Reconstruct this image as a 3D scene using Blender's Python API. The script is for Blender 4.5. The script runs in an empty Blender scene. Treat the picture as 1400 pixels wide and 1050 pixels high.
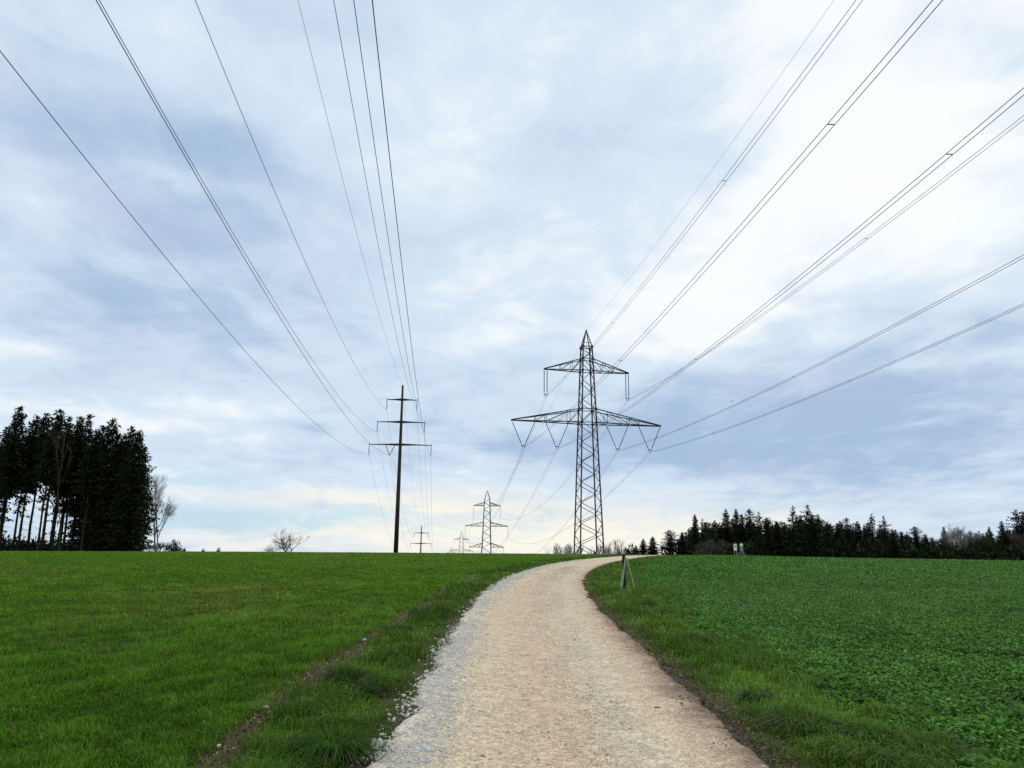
import bpy, math, random
import numpy as np
from mathutils import Vector, Matrix

random.seed(7)
rng = np.random.default_rng(7)
S = bpy.context.scene
COL = S.collection

# ------------------------------------------------------------------ camera
FPX = 1052.0
PITCH = math.atan((762 - 525) / FPX)
ROLL = 0.010
EYE = 1.65
cam_d = bpy.data.cameras.new('camera')
cam = bpy.data.objects.new('camera', cam_d)
COL.objects.link(cam)
cam_d.sensor_width = 36.0
cam_d.lens = 36.0 * FPX / 1400.0
cam_d.clip_start = 0.1
cam_d.clip_end = 9000
cam.matrix_world = (Matrix.Translation((0, 0, EYE)) @ Matrix.Rotation(math.pi / 2 + PITCH, 4, 'X')
                    @ Matrix.Rotation(ROLL, 4, 'Z'))
S.camera = cam

cp, sp = math.cos(PITCH), math.sin(PITCH)
_r0 = np.array([1, 0, 0.]); _u0 = np.array([0, -sp, cp]); _f = np.array([0, cp, sp])
_r = math.cos(ROLL) * _r0 + math.sin(ROLL) * _u0
_u = -math.sin(ROLL) * _r0 + math.cos(ROLL) * _u0


def ray(px, py):
    return _f + (px - 700) / FPX * _r + (525 - py) / FPX * _u


def at(px, py, Y):
    d = ray(px, py)
    return np.array([0, 0, EYE]) + d * (Y / d[1])


def az_el(px, py):
    d = ray(px, py); d = d / np.linalg.norm(d)
    return math.atan2(d[0], d[1]), math.asin(d[2])


# ------------------------------------------------------------------ noise
_perm = np.random.default_rng(3).random((256, 256))


def vnoise(x, y):
    xi = np.floor(x).astype(int); yi = np.floor(y).astype(int)
    fx = x - xi; fy = y - yi
    fx = fx * fx * (3 - 2 * fx); fy = fy * fy * (3 - 2 * fy)
    a = _perm[xi & 255, yi & 255]; b = _perm[(xi + 1) & 255, yi & 255]
    c = _perm[xi & 255, (yi + 1) & 255]; d = _perm[(xi + 1) & 255, (yi + 1) & 255]
    return (a * (1 - fx) + b * fx) * (1 - fy) + (c * (1 - fx) + d * fx) * fy


def fbm(x, y, o=3):
    s = 0; a = .5; t = 0
    for k in range(o):
        s = s + a * vnoise(x * 2 ** k + 17.3 * k, y * 2 ** k + 9.1 * k); t += a; a *= .5
    return s / t


def sstep(a, b, x):
    t = np.clip((x - a) / (b - a), 0, 1)
    return t * t * (3 - 2 * t)


# ------------------------------------------------------------------ land form
def zt(x, y):
    x = np.asarray(x, float); y = np.asarray(y, float)
    t = np.clip(y, -40, 130)
    z = 2.0 * (1 - ((130 - t) / 130) ** 2)
    B = np.interp(x, [-140, -93, -70, -42, -20, 14, 30, 40, 62, 90, 200], [-.65, -.5, -.32, .0, .1, .2, .06, -.12, -.30, -.5, -.9])
    z = z + B * sstep(40, 130, y)
    ys = np.interp(x, [25, 70], [172, 330])
    z = z - 18 * sstep(ys, ys + 165, y) - .014 * np.clip(y - 500, 0, 3000)
    return z


_cy = [-60, 6, 17, 20, 23, 29, 36, 40.5, 46, 55, 69, 87, 100, 115, 130, 160]
_cx = [.53, .53, .55, .64, .80, 1.18, 1.98, 2.62, 3.52, 5.32, 8.9, 14.1, 18.4, 23.8, 29.8, 43]


def _smooth_c():
    yy = np.arange(-60, 161, .5)
    xx = np.interp(yy, _cy, _cx)
    k = np.hanning(15); k /= k.sum()
    xp = np.pad(xx, 7, mode='reflect', reflect_type='odd')
    return yy, np.convolve(xp, k, 'valid')


_cyy, _cxx = _smooth_c()
_cdx = np.gradient(_cxx, _cyy)


def road_x(y): return np.interp(y, _cyy, _cxx)
def road_dx(y): return np.interp(y, _cyy, _cdx)
def lat(x, y): return (x - road_x(y)) / np.sqrt(1 + road_dx(y) ** 2)
def half_w(y): return np.interp(y, [0, 30, 60], [1.47, 1.5, 1.66])
def rut_u(y): return np.interp(y, [0, 6, 8, 12, 15, 20, 28, 48, 80], [-2.65, -2.65, -2.85, -2.79, -2.7, -2.62, -2.9, -3.5, -4])
def crop_u(y): return np.interp(y, [0, 6, 8, 12, 17, 25, 32, 46, 80], [2.6, 2.7, 2.87, 2.95, 3.15, 3.55, 3.6, 4.3, 5])


# ------------------------------------------------------------------ object helpers
def tag(o, label=None, cat=None, group=None, kind=None):
    if label: o['label'] = label
    if cat: o['category'] = cat
    if group: o['group'] = group
    if kind: o['kind'] = kind
    return o


def empty(name, loc, rz=0.0):
    o = bpy.data.objects.new(name, None)
    o.location = loc; o.rotation_euler.z = rz
    COL.objects.link(o)
    return o


def link(name, me, mat, parent=None):
    o = bpy.data.objects.new(name, me)
    if mat and not me.materials: me.materials.append(mat)
    COL.objects.link(o)
    if parent: o.parent = parent
    return o


def mesh_np(name, V, faces, col=None, smooth=False, uv=None):
    """V (n,3); faces: list of (m,k) int arrays"""
    me = bpy.data.meshes.new(name)
    V = np.ascontiguousarray(V, dtype=np.float32)
    me.vertices.add(len(V)); me.vertices.foreach_set('co', V.ravel())
    faces = [np.asarray(f, dtype=np.int32) for f in faces if len(f)]
    loops = np.concatenate([f.ravel() for f in faces])
    starts = []; o = 0
    for f in faces:
        starts.append(o + np.arange(len(f)) * f.shape[1]); o += f.size
    starts = np.concatenate(starts).astype(np.int32)
    me.loops.add(len(loops)); me.loops.foreach_set('vertex_index', loops)
    me.polygons.add(len(starts)); me.polygons.foreach_set('loop_start', starts)
    if smooth: me.polygons.foreach_set('use_smooth', np.ones(len(starts), dtype=bool))
    me.update(calc_edges=True)
    if col is not None:
        c = np.ones((len(V), 4), np.float32); c[:, :3] = col
        a = me.color_attributes.new('Col', 'FLOAT_COLOR', 'POINT')
        a.data.foreach_set('color', c.ravel())
    if uv is not None:
        l = me.uv_layers.new(name='UVMap')
        l.data.foreach_set('uv', np.ascontiguousarray(uv[loops], dtype=np.float32).ravel())
    return me


class MB:
    """collects bars, tubes and lathes into one mesh"""
    def __init__(s): s.V = []; s.F = []; s.n = 0

    def add(s, V, F):
        s.V.append(np.asarray(V, float)); s.F += [[i + s.n for i in f] for f in F]; s.n += len(V)

    def bar(s, a, b, t, t2=None):
        a = np.asarray(a, float); b = np.asarray(b, float); t2 = t2 or t
        d = b - a; L = np.linalg.norm(d); d = d / L
        r = np.array([0, 0, 1.]) if abs(d[2]) < .95 else np.array([1., 0, 0])
        p = np.cross(d, r); p /= np.linalg.norm(p); q = np.cross(d, p)
        V = []
        for e, w in ((a, t), (b, t2)):
            for i, j in ((-1, -1), (1, -1), (1, 1), (-1, 1)): V.append(e + (p * i + q * j) * w / 2)
        s.add(V, [(0, 1, 2, 3), (7, 6, 5, 4), (0, 4, 5, 1), (1, 5, 6, 2), (2, 6, 7, 3), (3, 7, 4, 0)])

    def box(s, c, size, rot=None):
        c = np.asarray(c, float); h = np.asarray(size, float) / 2
        P = np.array([(i, j, k) for k in (-1, 1) for j in (-1, 1) for i in (-1, 1)]) * h
        if rot is not None: P = P @ np.asarray(rot).T
        s.add(P + c, [(0, 2, 3, 1), (4, 5, 7, 6), (0, 1, 5, 4), (2, 6, 7, 3), (0, 4, 6, 2), (1, 3, 7, 5)])

    def tube(s, pts, rad, n=6, cap=True):
        pts = np.asarray(pts, float); m = len(pts)
        rad = np.broadcast_to(np.asarray(rad, float), (m,))
        d = np.gradient(pts, axis=0); d /= np.linalg.norm(d, axis=1)[:, None] + 1e-12
        mean = d.mean(0)
        r = np.array([0, 0, 1.]) if abs(mean[2]) < .8 * np.linalg.norm(mean) + 1e-9 else np.array([1., 0, 0])
        p = np.cross(d, r); p /= np.linalg.norm(p, axis=1)[:, None] + 1e-12
        q = np.cross(d, p)
        V = []
        for i in range(m):
            for k in range(n):
                a = 2 * math.pi * k / n
                V.append(pts[i] + rad[i] * (p[i] * math.cos(a) + q[i] * math.sin(a)))
        F = [(i * n + k, i * n + (k + 1) % n, (i + 1) * n + (k + 1) % n, (i + 1) * n + k) for i in range(m - 1) for k in range(n)]
        if cap:
            F.append(tuple(range(n - 1, -1, -1))); F.append(tuple((m - 1) * n + k for k in range(n)))
        s.add(V, F)

    def mesh(s, name, smooth=False):
        me = bpy.data.meshes.new(name)
        me.from_pydata(np.concatenate(s.V).tolist(), [], s.F)
        if smooth:
            me.polygons.foreach_set('use_smooth', np.ones(len(me.polygons), dtype=bool))
        me.update()
        return me

    def build(s, name, mat, parent=None, smooth=False):
        return link(name, s.mesh(name, smooth), mat, parent)


# ------------------------------------------------------------------ materials
def new_mat(name):
    m = bpy.data.materials.new(name); m.use_nodes = True
    nt = m.node_tree; nt.nodes.clear()
    return m, nt, nt.nodes, nt.links


def node(nt, typ, **kw):
    n = nt.nodes.new(typ)
    for k, v in kw.items(): setattr(n, k, v)
    return n


def simple(name, col, col2=None, scale=3.0, rough=.7, metal=0.0, bump=0.0, stretch=(1, 1, 1), coord='Object', spec=.3):
    m, nt, N, L = new_mat(name)
    out = node(nt, 'ShaderNodeOutputMaterial'); b = node(nt, 'ShaderNodeBsdfPrincipled')
    b.inputs['Roughness'].default_value = rough; b.inputs['Metallic'].default_value = metal
    b.inputs['Specular IOR Level'].default_value = spec
    tc = node(nt, 'ShaderNodeTexCoord'); mp = node(nt, 'ShaderNodeMapping'); mp.inputs['Scale'].default_value = stretch
    no = node(nt, 'ShaderNodeTexNoise'); no.inputs['Scale'].default_value = scale; no.inputs['Detail'].default_value = 6
    rp = node(nt, 'ShaderNodeValToRGB')
    rp.color_ramp.elements[0].position = .35; rp.color_ramp.elements[1].position = .68
    rp.color_ramp.elements[0].color = (*col, 1); rp.color_ramp.elements[1].color = (*(col2 or [c * 1.4 for c in col]), 1)
    L.new(tc.outputs[coord], mp.inputs['Vector']); L.new(mp.outputs['Vector'], no.inputs['Vector'])
    L.new(no.outputs['Fac'], rp.inputs['Fac']); L.new(rp.outputs['Color'], b.inputs['Base Color'])
    if bump:
        bp = node(nt, 'ShaderNodeBump'); bp.inputs['Strength'].default_value = bump; bp.inputs['Distance'].default_value = .02
        L.new(no.outputs['Fac'], bp.inputs['Height']); L.new(bp.outputs['Normal'], b.inputs['Normal'])
    L.new(b.outputs['BSDF'], out.inputs['Surface'])
    return m


def leafy(name, trans=.3, rough=.55, spec=.25, use_attr=True, col=(.05, .1, .02)):
    """attribute-coloured foliage with some light let through"""
    m, nt, N, L = new_mat(name)
    out = node(nt, 'ShaderNodeOutputMaterial'); b = node(nt, 'ShaderNodeBsdfPrincipled')
    tr = node(nt, 'ShaderNodeBsdfTranslucent'); mx = node(nt, 'ShaderNodeMixShader')
    b.inputs['Roughness'].default_value = rough; b.inputs['Specular IOR Level'].default_value = spec
    tc = node(nt, 'ShaderNodeTexCoord'); no = node(nt, 'ShaderNodeTexNoise')
    no.inputs['Scale'].default_value = 1.5; no.inputs['Detail'].default_value = 4
    L.new(tc.outputs['Object'], no.inputs['Vector'])
    mr = node(nt, 'ShaderNodeMapRange'); mr.inputs['To Min'].default_value = .75; mr.inputs['To Max'].default_value = 1.25
    L.new(no.outputs['Fac'], mr.inputs['Value'])
    ml = node(nt, 'ShaderNodeMix', data_type='RGBA', blend_type='MULTIPLY'); ml.inputs[0].default_value = 1
    if use_attr:
        at_ = node(nt, 'ShaderNodeAttribute', attribute_name='Col'); L.new(at_.outputs['Color'], ml.inputs[6])
    else:
        ml.inputs[6].default_value = (*col, 1)
    L.new(mr.outputs['Result'], ml.inputs[7])
    L.new(ml.outputs[2], b.inputs['Base Color']); L.new(ml.outputs[2], tr.inputs['Color'])
    mx.inputs[0].default_value = trans
    L.new(b.outputs['BSDF'], mx.inputs[1]); L.new(tr.outputs['BSDF'], mx.inputs[2])
    L.new(mx.outputs['Shader'], out.inputs['Surface'])
    return m


M = {}
M['steel'] = simple('weathered galvanised steel', (.028, .028, .03), (.06, .058, .056), .8, .7, .2)
M['pole'] = simple('brown painted steel pole', (.022, .018, .015), (.04, .033, .027), 1.2, .6, .2, stretch=(3, 3, .3))
M['insul'] = simple('brown glazed insulator', (.03, .022, .018), (.06, .045, .04), 5, .3)
M['wire'] = simple('dull aluminium conductor', (.03, .03, .032), (.05, .05, .052), 2, .6, .4)
M['bark'] = simple('spruce bark', (.016, .012, .010), (.034, .026, .021), 2, .9, stretch=(2, 2, .5))
M['paltwig'] = simple('pale bare twigs', (.20, .19, .18), (.34, .32, .31), 1.5, .85)
M['twig'] = simple('bare twigs', (.05, .042, .036), (.10, .085, .075), 1.5, .85)
M['wood'] = simple('dark weathered timber', (.014, .012, .011), (.035, .03, .026), 6, .85, bump=.4, stretch=(4, 4, .6))
M['greenwood'] = simple('pale green lichened timber', (.20, .28, .21), (.32, .40, .31), 7, .85, bump=.4, stretch=(4, 4, .6))
M['white'] = simple('white painted board', (.80, .80, .79), (.90, .90, .89), 3, .5)
M['greenpaint'] = simple('green paint', (.03, .13, .075), (.06, .2, .12), 4, .5)
M['greyg'] = simple('grey green painted metal', (.16, .22, .20), (.26, .33, .30), 4, .5)
M['darkleg'] = simple('dark grey post', (.03, .035, .04), (.06, .065, .07), 4, .6)
M['spruce'] = leafy('spruce needles', .10, .8, .1)
M['grass'] = leafy('grass blades', .42, .7, .05)
M['leaf'] = leafy('broad crop leaves', .25, .75, .06)
M['stone'] = leafy('limestone chips', 0.0, .95, .05)
M['dry'] = leafy('dry stalks', .2, .8, .1)
M['bird'] = simple('dark feathers', (.012, .012, .013), (.03, .03, .03), 6, .8)


def ground_mat():
    m, nt, N, L = new_mat('field ground')
    out = node(nt, 'ShaderNodeOutputMaterial'); b = node(nt, 'ShaderNodeBsdfPrincipled')
    b.inputs['Roughness'].default_value = .95; b.inputs['Specular IOR Level'].default_value = .1
    a = node(nt, 'ShaderNodeAttribute', attribute_name='Col')
    geo = node(nt, 'ShaderNodeNewGeometry')
    n1 = node(nt, 'ShaderNodeTexNoise'); n1.inputs['Scale'].default_value = 9; n1.inputs['Detail'].default_value = 8
    n2 = node(nt, 'ShaderNodeTexNoise'); n2.inputs['Scale'].default_value = .22; n2.inputs['Detail'].default_value = 5
    n3 = node(nt, 'ShaderNodeTexNoise'); n3.inputs['Scale'].default_value = 1.1; n3.inputs['Detail'].default_value = 6
    for n in (n1, n2, n3): L.new(geo.outputs['Position'], n.inputs['Vector'])
    def mr(n, lo, hi):
        r = node(nt, 'ShaderNodeMapRange'); r.inputs['From Min'].default_value = .3; r.inputs['From Max'].default_value = .7
        r.inputs['To Min'].default_value = lo; r.inputs['To Max'].default_value = hi
        L.new(n.outputs['Fac'], r.inputs['Value']); return r
    prev = a.outputs['Color']
    for n, lo, hi in ((n1, .55, 1.45), (n2, .85, 1.15), (n3, .75, 1.25)):
        ml = node(nt, 'ShaderNodeMix', data_type='RGBA', blend_type='MULTIPLY'); ml.inputs[0].default_value = 1
        L.new(prev, ml.inputs[6]); L.new(mr(n, lo, hi).outputs['Result'], ml.inputs[7]); prev = ml.outputs[2]
    L.new(prev, b.inputs['Base Color'])
    bp = node(nt, 'ShaderNodeBump'); bp.inputs['Strength'].default_value = .7; bp.inputs['Distance'].default_value = .06
    L.new(n1.outputs['Fac'], bp.inputs['Height']); L.new(bp.outputs['Normal'], b.inputs['Normal'])
    L.new(b.outputs['BSDF'], out.inputs['Surface'])
    return m


def road_mat():
    m, nt, N, L = new_mat('gravel track')
    out = node(nt, 'ShaderNodeOutputMaterial'); b = node(nt, 'ShaderNodeBsdfPrincipled')
    b.inputs['Roughness'].default_value = .95; b.inputs['Specular IOR Level'].default_value = .12
    uv = node(nt, 'ShaderNodeUVMap'); sx = node(nt, 'ShaderNodeSeparateXYZ'); L.new(uv.outputs['UV'], sx.inputs[0])
    geo = node(nt, 'ShaderNodeNewGeometry')
    nz = node(nt, 'ShaderNodeTexNoise'); nz.inputs['Scale'].default_value = 1.6; nz.inputs['Detail'].default_value = 7; nz.inputs['Roughness'].default_value = .62
    L.new(geo.outputs['Position'], nz.inputs['Vector'])
    # lateral position, wobbled: (u + (n-.5)*.55 + 1.6)/3.2
    m1 = node(nt, 'ShaderNodeMath', operation='MULTIPLY_ADD'); m1.inputs[1].default_value = .62; m1.inputs[2].default_value = 1.6 - .31
    L.new(nz.outputs['Fac'], m1.inputs[0])
    m2 = node(nt, 'ShaderNodeMath', operation='ADD'); L.new(m1.outputs[0], m2.inputs[0]); L.new(sx.outputs['X'], m2.inputs[1])
    m3 = node(nt, 'ShaderNodeMath', operation='DIVIDE'); m3.inputs[1].default_value = 3.2; L.new(m2.outputs[0], m3.inputs[0])
    rp = node(nt, 'ShaderNodeValToRGB'); cr = rp.color_ramp
    stops = [(0.0, (.60, .535, .43)), (.06, (.66, .59, .485)), (.12, (.64, .555, .43)), (.20, (.66, .54, .375)), (.34, (.655, .515, .36)),
             (.45, (.655, .485, .345)), (.54, (.64, .505, .355)), (.63, (.62, .53, .385)), (.72, (.67, .545, .385)), (.80, (.62, .485, .335)),
             (.855, (.40, .29, .20)), (.90, (.20, .145, .10)), (1.0, (.13, .094, .066))]
    while len(cr.elements) < len(stops): cr.elements.new(.5)
    for e, (p, c) in zip(cr.elements, stops): e.position = p; e.color = (*c, 1)
    L.new(m3.outputs[0], rp.inputs['Fac'])
    v1 = node(nt, 'ShaderNodeTexVoronoi'); v1.inputs['Scale'].default_value = 60; v1.inputs['Randomness'].default_value = 1
    v2 = node(nt, 'ShaderNodeTexVoronoi'); v2.inputs['Scale'].default_value = 17
    fine = node(nt, 'ShaderNodeTexNoise'); fine.inputs['Scale'].default_value = 70; fine.inputs['Detail'].default_value = 5
    mid = node(nt, 'ShaderNodeTexNoise'); mid.inputs['Scale'].default_value = 5.5; mid.inputs['Detail'].default_value = 6
    for n in (v1, v2, fine, mid): L.new(geo.outputs['Position'], n.inputs['Vector'])
    prev = rp.outputs['Color']
    def mul(fac_out, fmin, fmax, lo, hi, prev):
        r = node(nt, 'ShaderNodeMapRange'); r.inputs['From Min'].default_value = fmin; r.inputs['From Max'].default_value = fmax
        r.inputs['To Min'].default_value = lo; r.inputs['To Max'].default_value = hi
        L.new(fac_out, r.inputs['Value'])
        ml = node(nt, 'ShaderNodeMix', data_type='RGBA', blend_type='MULTIPLY'); ml.inputs[0].default_value = 1
        L.new(prev, ml.inputs[6]); L.new(r.outputs['Result'], ml.inputs[7]); return ml.outputs[2]
    c1 = node(nt, 'ShaderNodeSeparateColor'); L.new(v1.outputs['Color'], c1.inputs[0])
    c2 = node(nt, 'ShaderNodeSeparateColor'); L.new(v2.outputs['Color'], c2.inputs[0])
    prev = mul(c1.outputs[0], 0, 1, .64, 1.26, prev)
    prev = mul(c2.outputs[1], 0, 1, .86, 1.13, prev)
    prev = mul(fine.outputs['Fac'], .3, .7, .85, 1.13, prev)
    prev = mul(mid.outputs['Fac'], .3, .7, .90, 1.1, prev)
    L.new(prev, b.inputs['Base Color'])
    h = node(nt, 'ShaderNodeMath', operation='ADD'); L.new(v1.outputs['Distance'], h.inputs[0]); L.new(fine.outputs['Fac'], h.inputs[1])
    bp = node(nt, 'ShaderNodeBump'); bp.inputs['Strength'].default_value = .6; bp.inputs['Distance'].default_value = .008
    L.new(h.outputs[0], bp.inputs['Height']); L.new(bp.outputs['Normal'], b.inputs['Normal'])
    L.new(b.outputs['BSDF'], out.inputs['Surface'])
    return m


M['ground'] = ground_mat(); M['road'] = road_mat()

# ------------------------------------------------------------------ ground
WHEAT = np.array([.062, .142, .012]); RAPE = np.array([.046, .135, .02]); VERGE = np.array([.05, .095, .014]); SOIL = np.array([.12, .088, .06])


def grow(a, b, s, f):
    r = [a]
    while r[-1] < b: r.append(r[-1] + s); s *= f
    return r


xs = np.array([-v for v in grow(5.1, 2200, .25, 1.14)][::-1] + list(np.arange(-5, 8.01, .1)) + grow(8.1, 2200, .25, 1.14))
ys = np.array([-v for v in grow(-3.0, 200, 2., 1.3)][::-1] + list(np.arange(3.15, 45, .15)) + grow(45, 2600, .4, 1.05))
X, Y = np.meshgrid(xs, ys)
U = lat(X, Y); Z = zt(X, Y)
uu = U + (fbm(X * 1.3, Y * 1.3) - .5) * .35
Z = Z + np.where(np.abs(U) > 1.7, .05 * (fbm(X * 2.1, Y * 2.1) - .5) * np.clip(np.abs(U) - 1.7, 0, 1), 0)
wL = sstep(.1, -.1, uu - rut_u(Y)); wR = sstep(-.2, .2, uu - crop_u(Y))
c = VERGE * (1 - wL - wR)[..., None] + WHEAT * wL[..., None] + RAPE * wR[..., None]
far = sstep(8, 45, Y)
c = c * (.42 + .58 * far)[..., None]          # near by, bare earth shows between the plants
nearsoil = (1 - far) * .35 * (1 - .75 * wR)
c = c * (1 - nearsoil)[..., None] + SOIL * nearsoil[..., None]
rut = np.exp(-((U - rut_u(Y)) / .27) ** 4) * sstep(.24, .34, fbm(X * .8 + 5, Y * .35)) * (Y < 60)
edge = np.exp(-((uu - 1.4) / .25) ** 2) * np.interp(Y, [12, 25], [1, .2])
sl = np.clip(rut + edge * .8, 0, 1)
c = c * (1 - sl)[..., None] + SOIL * sl[..., None]
c = c * (.8 + .4 * fbm(X * .12, Y * .06))[..., None]
nx, ny = len(xs), len(ys)
idx = np.arange(nx * ny).reshape(ny, nx)
Q = np.stack([idx[:-1, :-1], idx[:-1, 1:], idx[1:, 1:], idx[1:, :-1]], -1).reshape(-1, 4)
me = mesh_np('ground', np.stack([X, Y, Z], -1).reshape(-1, 3), [Q], c.reshape(-1, 3), smooth=True)
tag(link('ground', me, M['ground']), kind='structure')

# ------------------------------------------------------------------ road
ry = np.concatenate([np.arange(-10, 3, .25), np.arange(3, 14, .035), np.arange(14, 30, .08), np.arange(30, 158, .4)])
uq = np.linspace(-1, 1, 81)
RU, RY = np.meshgrid(uq, ry)
hw = half_w(RY) + .04
RU = RU * hw
RU = RU + np.where(RU < 0, 1, 0) * (-RU / hw) * (.34 * (fbm(RY * .9, RY * 0 + 3.3) - .5) + .2 * (fbm(RY * 3.7, RY * 0 + 8.3) - .5)) + np.where(RU > 0, 1, 0) * (RU / hw) * (np.interp(RY, [8, 14], [-.08, -.02]) + .22 * (fbm(RY * .8, RY * 0 + 5.3) - .5) + .16 * (fbm(RY * 3.1, RY * 0 + 1.3) - .5))
dx = road_dx(RY); n_ = np.sqrt(1 + dx ** 2)
RX = road_x(RY) + RU / n_; RYY = RY - RU * dx / n_
RZ = zt(RX, RYY) + .028
RZ += .035 * np.exp(-((RU + 1.12) / .3) ** 2) - .02 * np.exp(-((RU + .62) / .3) ** 2) - .02 * np.exp(-((RU - .85) / .3) ** 2)
RZ += .020 * (fbm(RX * 3, RYY * 3) - .5) + .010 * (fbm(RX * 14, RYY * 14, 3) - .5) * (RY < 30)
RZ -= .06 * sstep(.93, 1.0, np.abs(np.broadcast_to(uq, RU.shape)))
nx, ny = len(uq), len(ry)
idx = np.arange(nx * ny).reshape(ny, nx)
Q = np.stack([idx[:-1, :-1], idx[:-1, 1:], idx[1:, 1:], idx[1:, :-1]], -1).reshape(-1, 4)
me = mesh_np('road', np.stack([RX, RYY, RZ], -1).reshape(-1, 3), [Q], smooth=True,
             uv=np.stack([RU * 1.47 / (hw - .04) * np.where(RU > 0, np.interp(RY, [9, 20], [.97, .80]), 1), RY], -1).reshape(-1, 2))
tag(link('road', me, M['road']), kind='structure')


# ------------------------------------------------------------------ scattered stuff
def scatter(n, y0, y1, fx0, fx1, r=rng):
    """points spread ever more thinly with distance; x between fx0(y) and fx1(y), weighted by width"""
    y = np.exp(r.uniform(math.log(y0), math.log(y1), int(n)))
    a = fx0(y); b = fx1(y)
    x = a + (b - a) * r.random(len(y))
    keep = r.random(len(y)) < np.clip((b - a) / y, 0, 1.2) / 1.2
    return x[keep], y[keep]


def road_pts(n, y0, y1, u_s):
    y = np.exp(rng.uniform(math.log(y0), math.log(y1), n)); u = u_s(n)
    dx = road_dx(y); q = np.sqrt(1 + dx ** 2)
    return road_x(y) + u / q, y - u * dx / q


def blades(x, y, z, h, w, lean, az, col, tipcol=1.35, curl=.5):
    n = len(x)
    d = np.stack([np.cos(az), np.sin(az)], -1)
    fa = az + math.pi / 2 + rng.uniform(-.6, .6, n)
    s = np.stack([np.cos(fa), np.sin(fa)], -1) * (w / 2)[:, None]
    base = np.stack([x, y], -1)
    m = base + d * (lean * h * .35)[:, None]; t = base + d * (lean * h)[:, None]
    zm = z + h * .6; ztip = z + h * (1 - curl * np.clip(lean, 0, 1.5) * .5)
    V = np.empty((n, 5, 3))
    V[:, 0, :2] = base - s; V[:, 1, :2] = base + s; V[:, 2, :2] = m - s * .8; V[:, 3, :2] = m + s * .8; V[:, 4, :2] = t
    V[:, 0, 2] = V[:, 1, 2] = z - .01; V[:, 2, 2] = V[:, 3, 2] = zm; V[:, 4, 2] = ztip
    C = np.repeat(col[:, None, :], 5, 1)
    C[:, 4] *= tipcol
    i = np.arange(n)[:, None] * 5
    T = np.concatenate([i + [0, 1, 3, ], i + [0, 3, 2], i + [2, 3, 4]])
    return V.reshape(-1, 3), T, C.reshape(-1, 3)


def build_parts(name, parts, mat):
    V = np.concatenate([p[0] for p in parts]); C = np.concatenate([p[2] for p in parts])
    T = []; o = 0
    for p in parts: T.append(p[1] + o); o += len(p[0])
    return link(name, mesh_np(name, V, [np.concatenate(T)], C), mat)


def vary(col, n, hue=.18, val=.35):
    v = np.exp(rng.normal(0, val, n))[:, None]
    hvec = np.stack([rng.normal(0, hue, n), np.zeros(n), rng.normal(0, hue, n)], -1)
    return np.clip(col * v * (1 + hvec), .002, .6)


def wf(y, k=9.0): return np.maximum(1, y / k)


# --- left: young cereal
xl = lambda y: -.74 * y - 3
x, y = scatter(190000, 4.6, 150, xl, lambda y: road_x(y) + rut_u(y) * np.sqrt(1 + road_dx(y) ** 2) + .1)
u = lat(x, y)
keep = (u < rut_u(y) - .09 + (fbm(x * 3.3, y * 2.7) - .5) * .42)
x, y = x[keep], y[keep]
parts = []
hol = fbm(x * 2.6 + 4, y * 1.7 + 19, 3)
keep = (hol > .35) | (rng.random(len(x)) < .25)      # thin places between the plants
x, y = x[keep], y[keep]
for k in range(5):
    n = len(x); xx = x + rng.normal(0, .03, n) * wf(y, 14); yy = y + rng.normal(0, .04, n) * wf(y, 14)
    cl = np.clip((.62 * fbm(xx * 3.4 + 11, yy * 2.3 + 3, 3) + .38 * fbm(xx * .8 + 1, yy * .5 + 3, 2) - .5) * 2.1 + .5, 0, 1)
    pt = fbm(xx * .14 + 2, yy * .09 + 8, 3)
    h = (.045 + .085 * cl) * rng.uniform(.6, 1.25, n)
    w = rng.uniform(.0065, .0125, n) * wf(yy, 10)
    base = np.array([.092, .200, .018]) + (np.array([.034, .000, .012]) * np.clip((pt - .47) * 4, 0, 1)[:, None])
    col = vary(base, n, .14, .26) * (.72 + .55 * cl)[:, None]
    dry = rng.random(n) < .02
    col[dry] = vary(np.array([.16, .14, .06]), n, .1, .3)[dry]
    az0 = 6.283 * 1.6 * fbm(xx * 1.9 + 21, yy * 1.3 + 61, 2)
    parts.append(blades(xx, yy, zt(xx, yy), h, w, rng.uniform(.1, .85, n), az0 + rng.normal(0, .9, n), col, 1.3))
tag(build_parts('cereal_crop', parts, M['grass']), kind='stuff')

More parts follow.
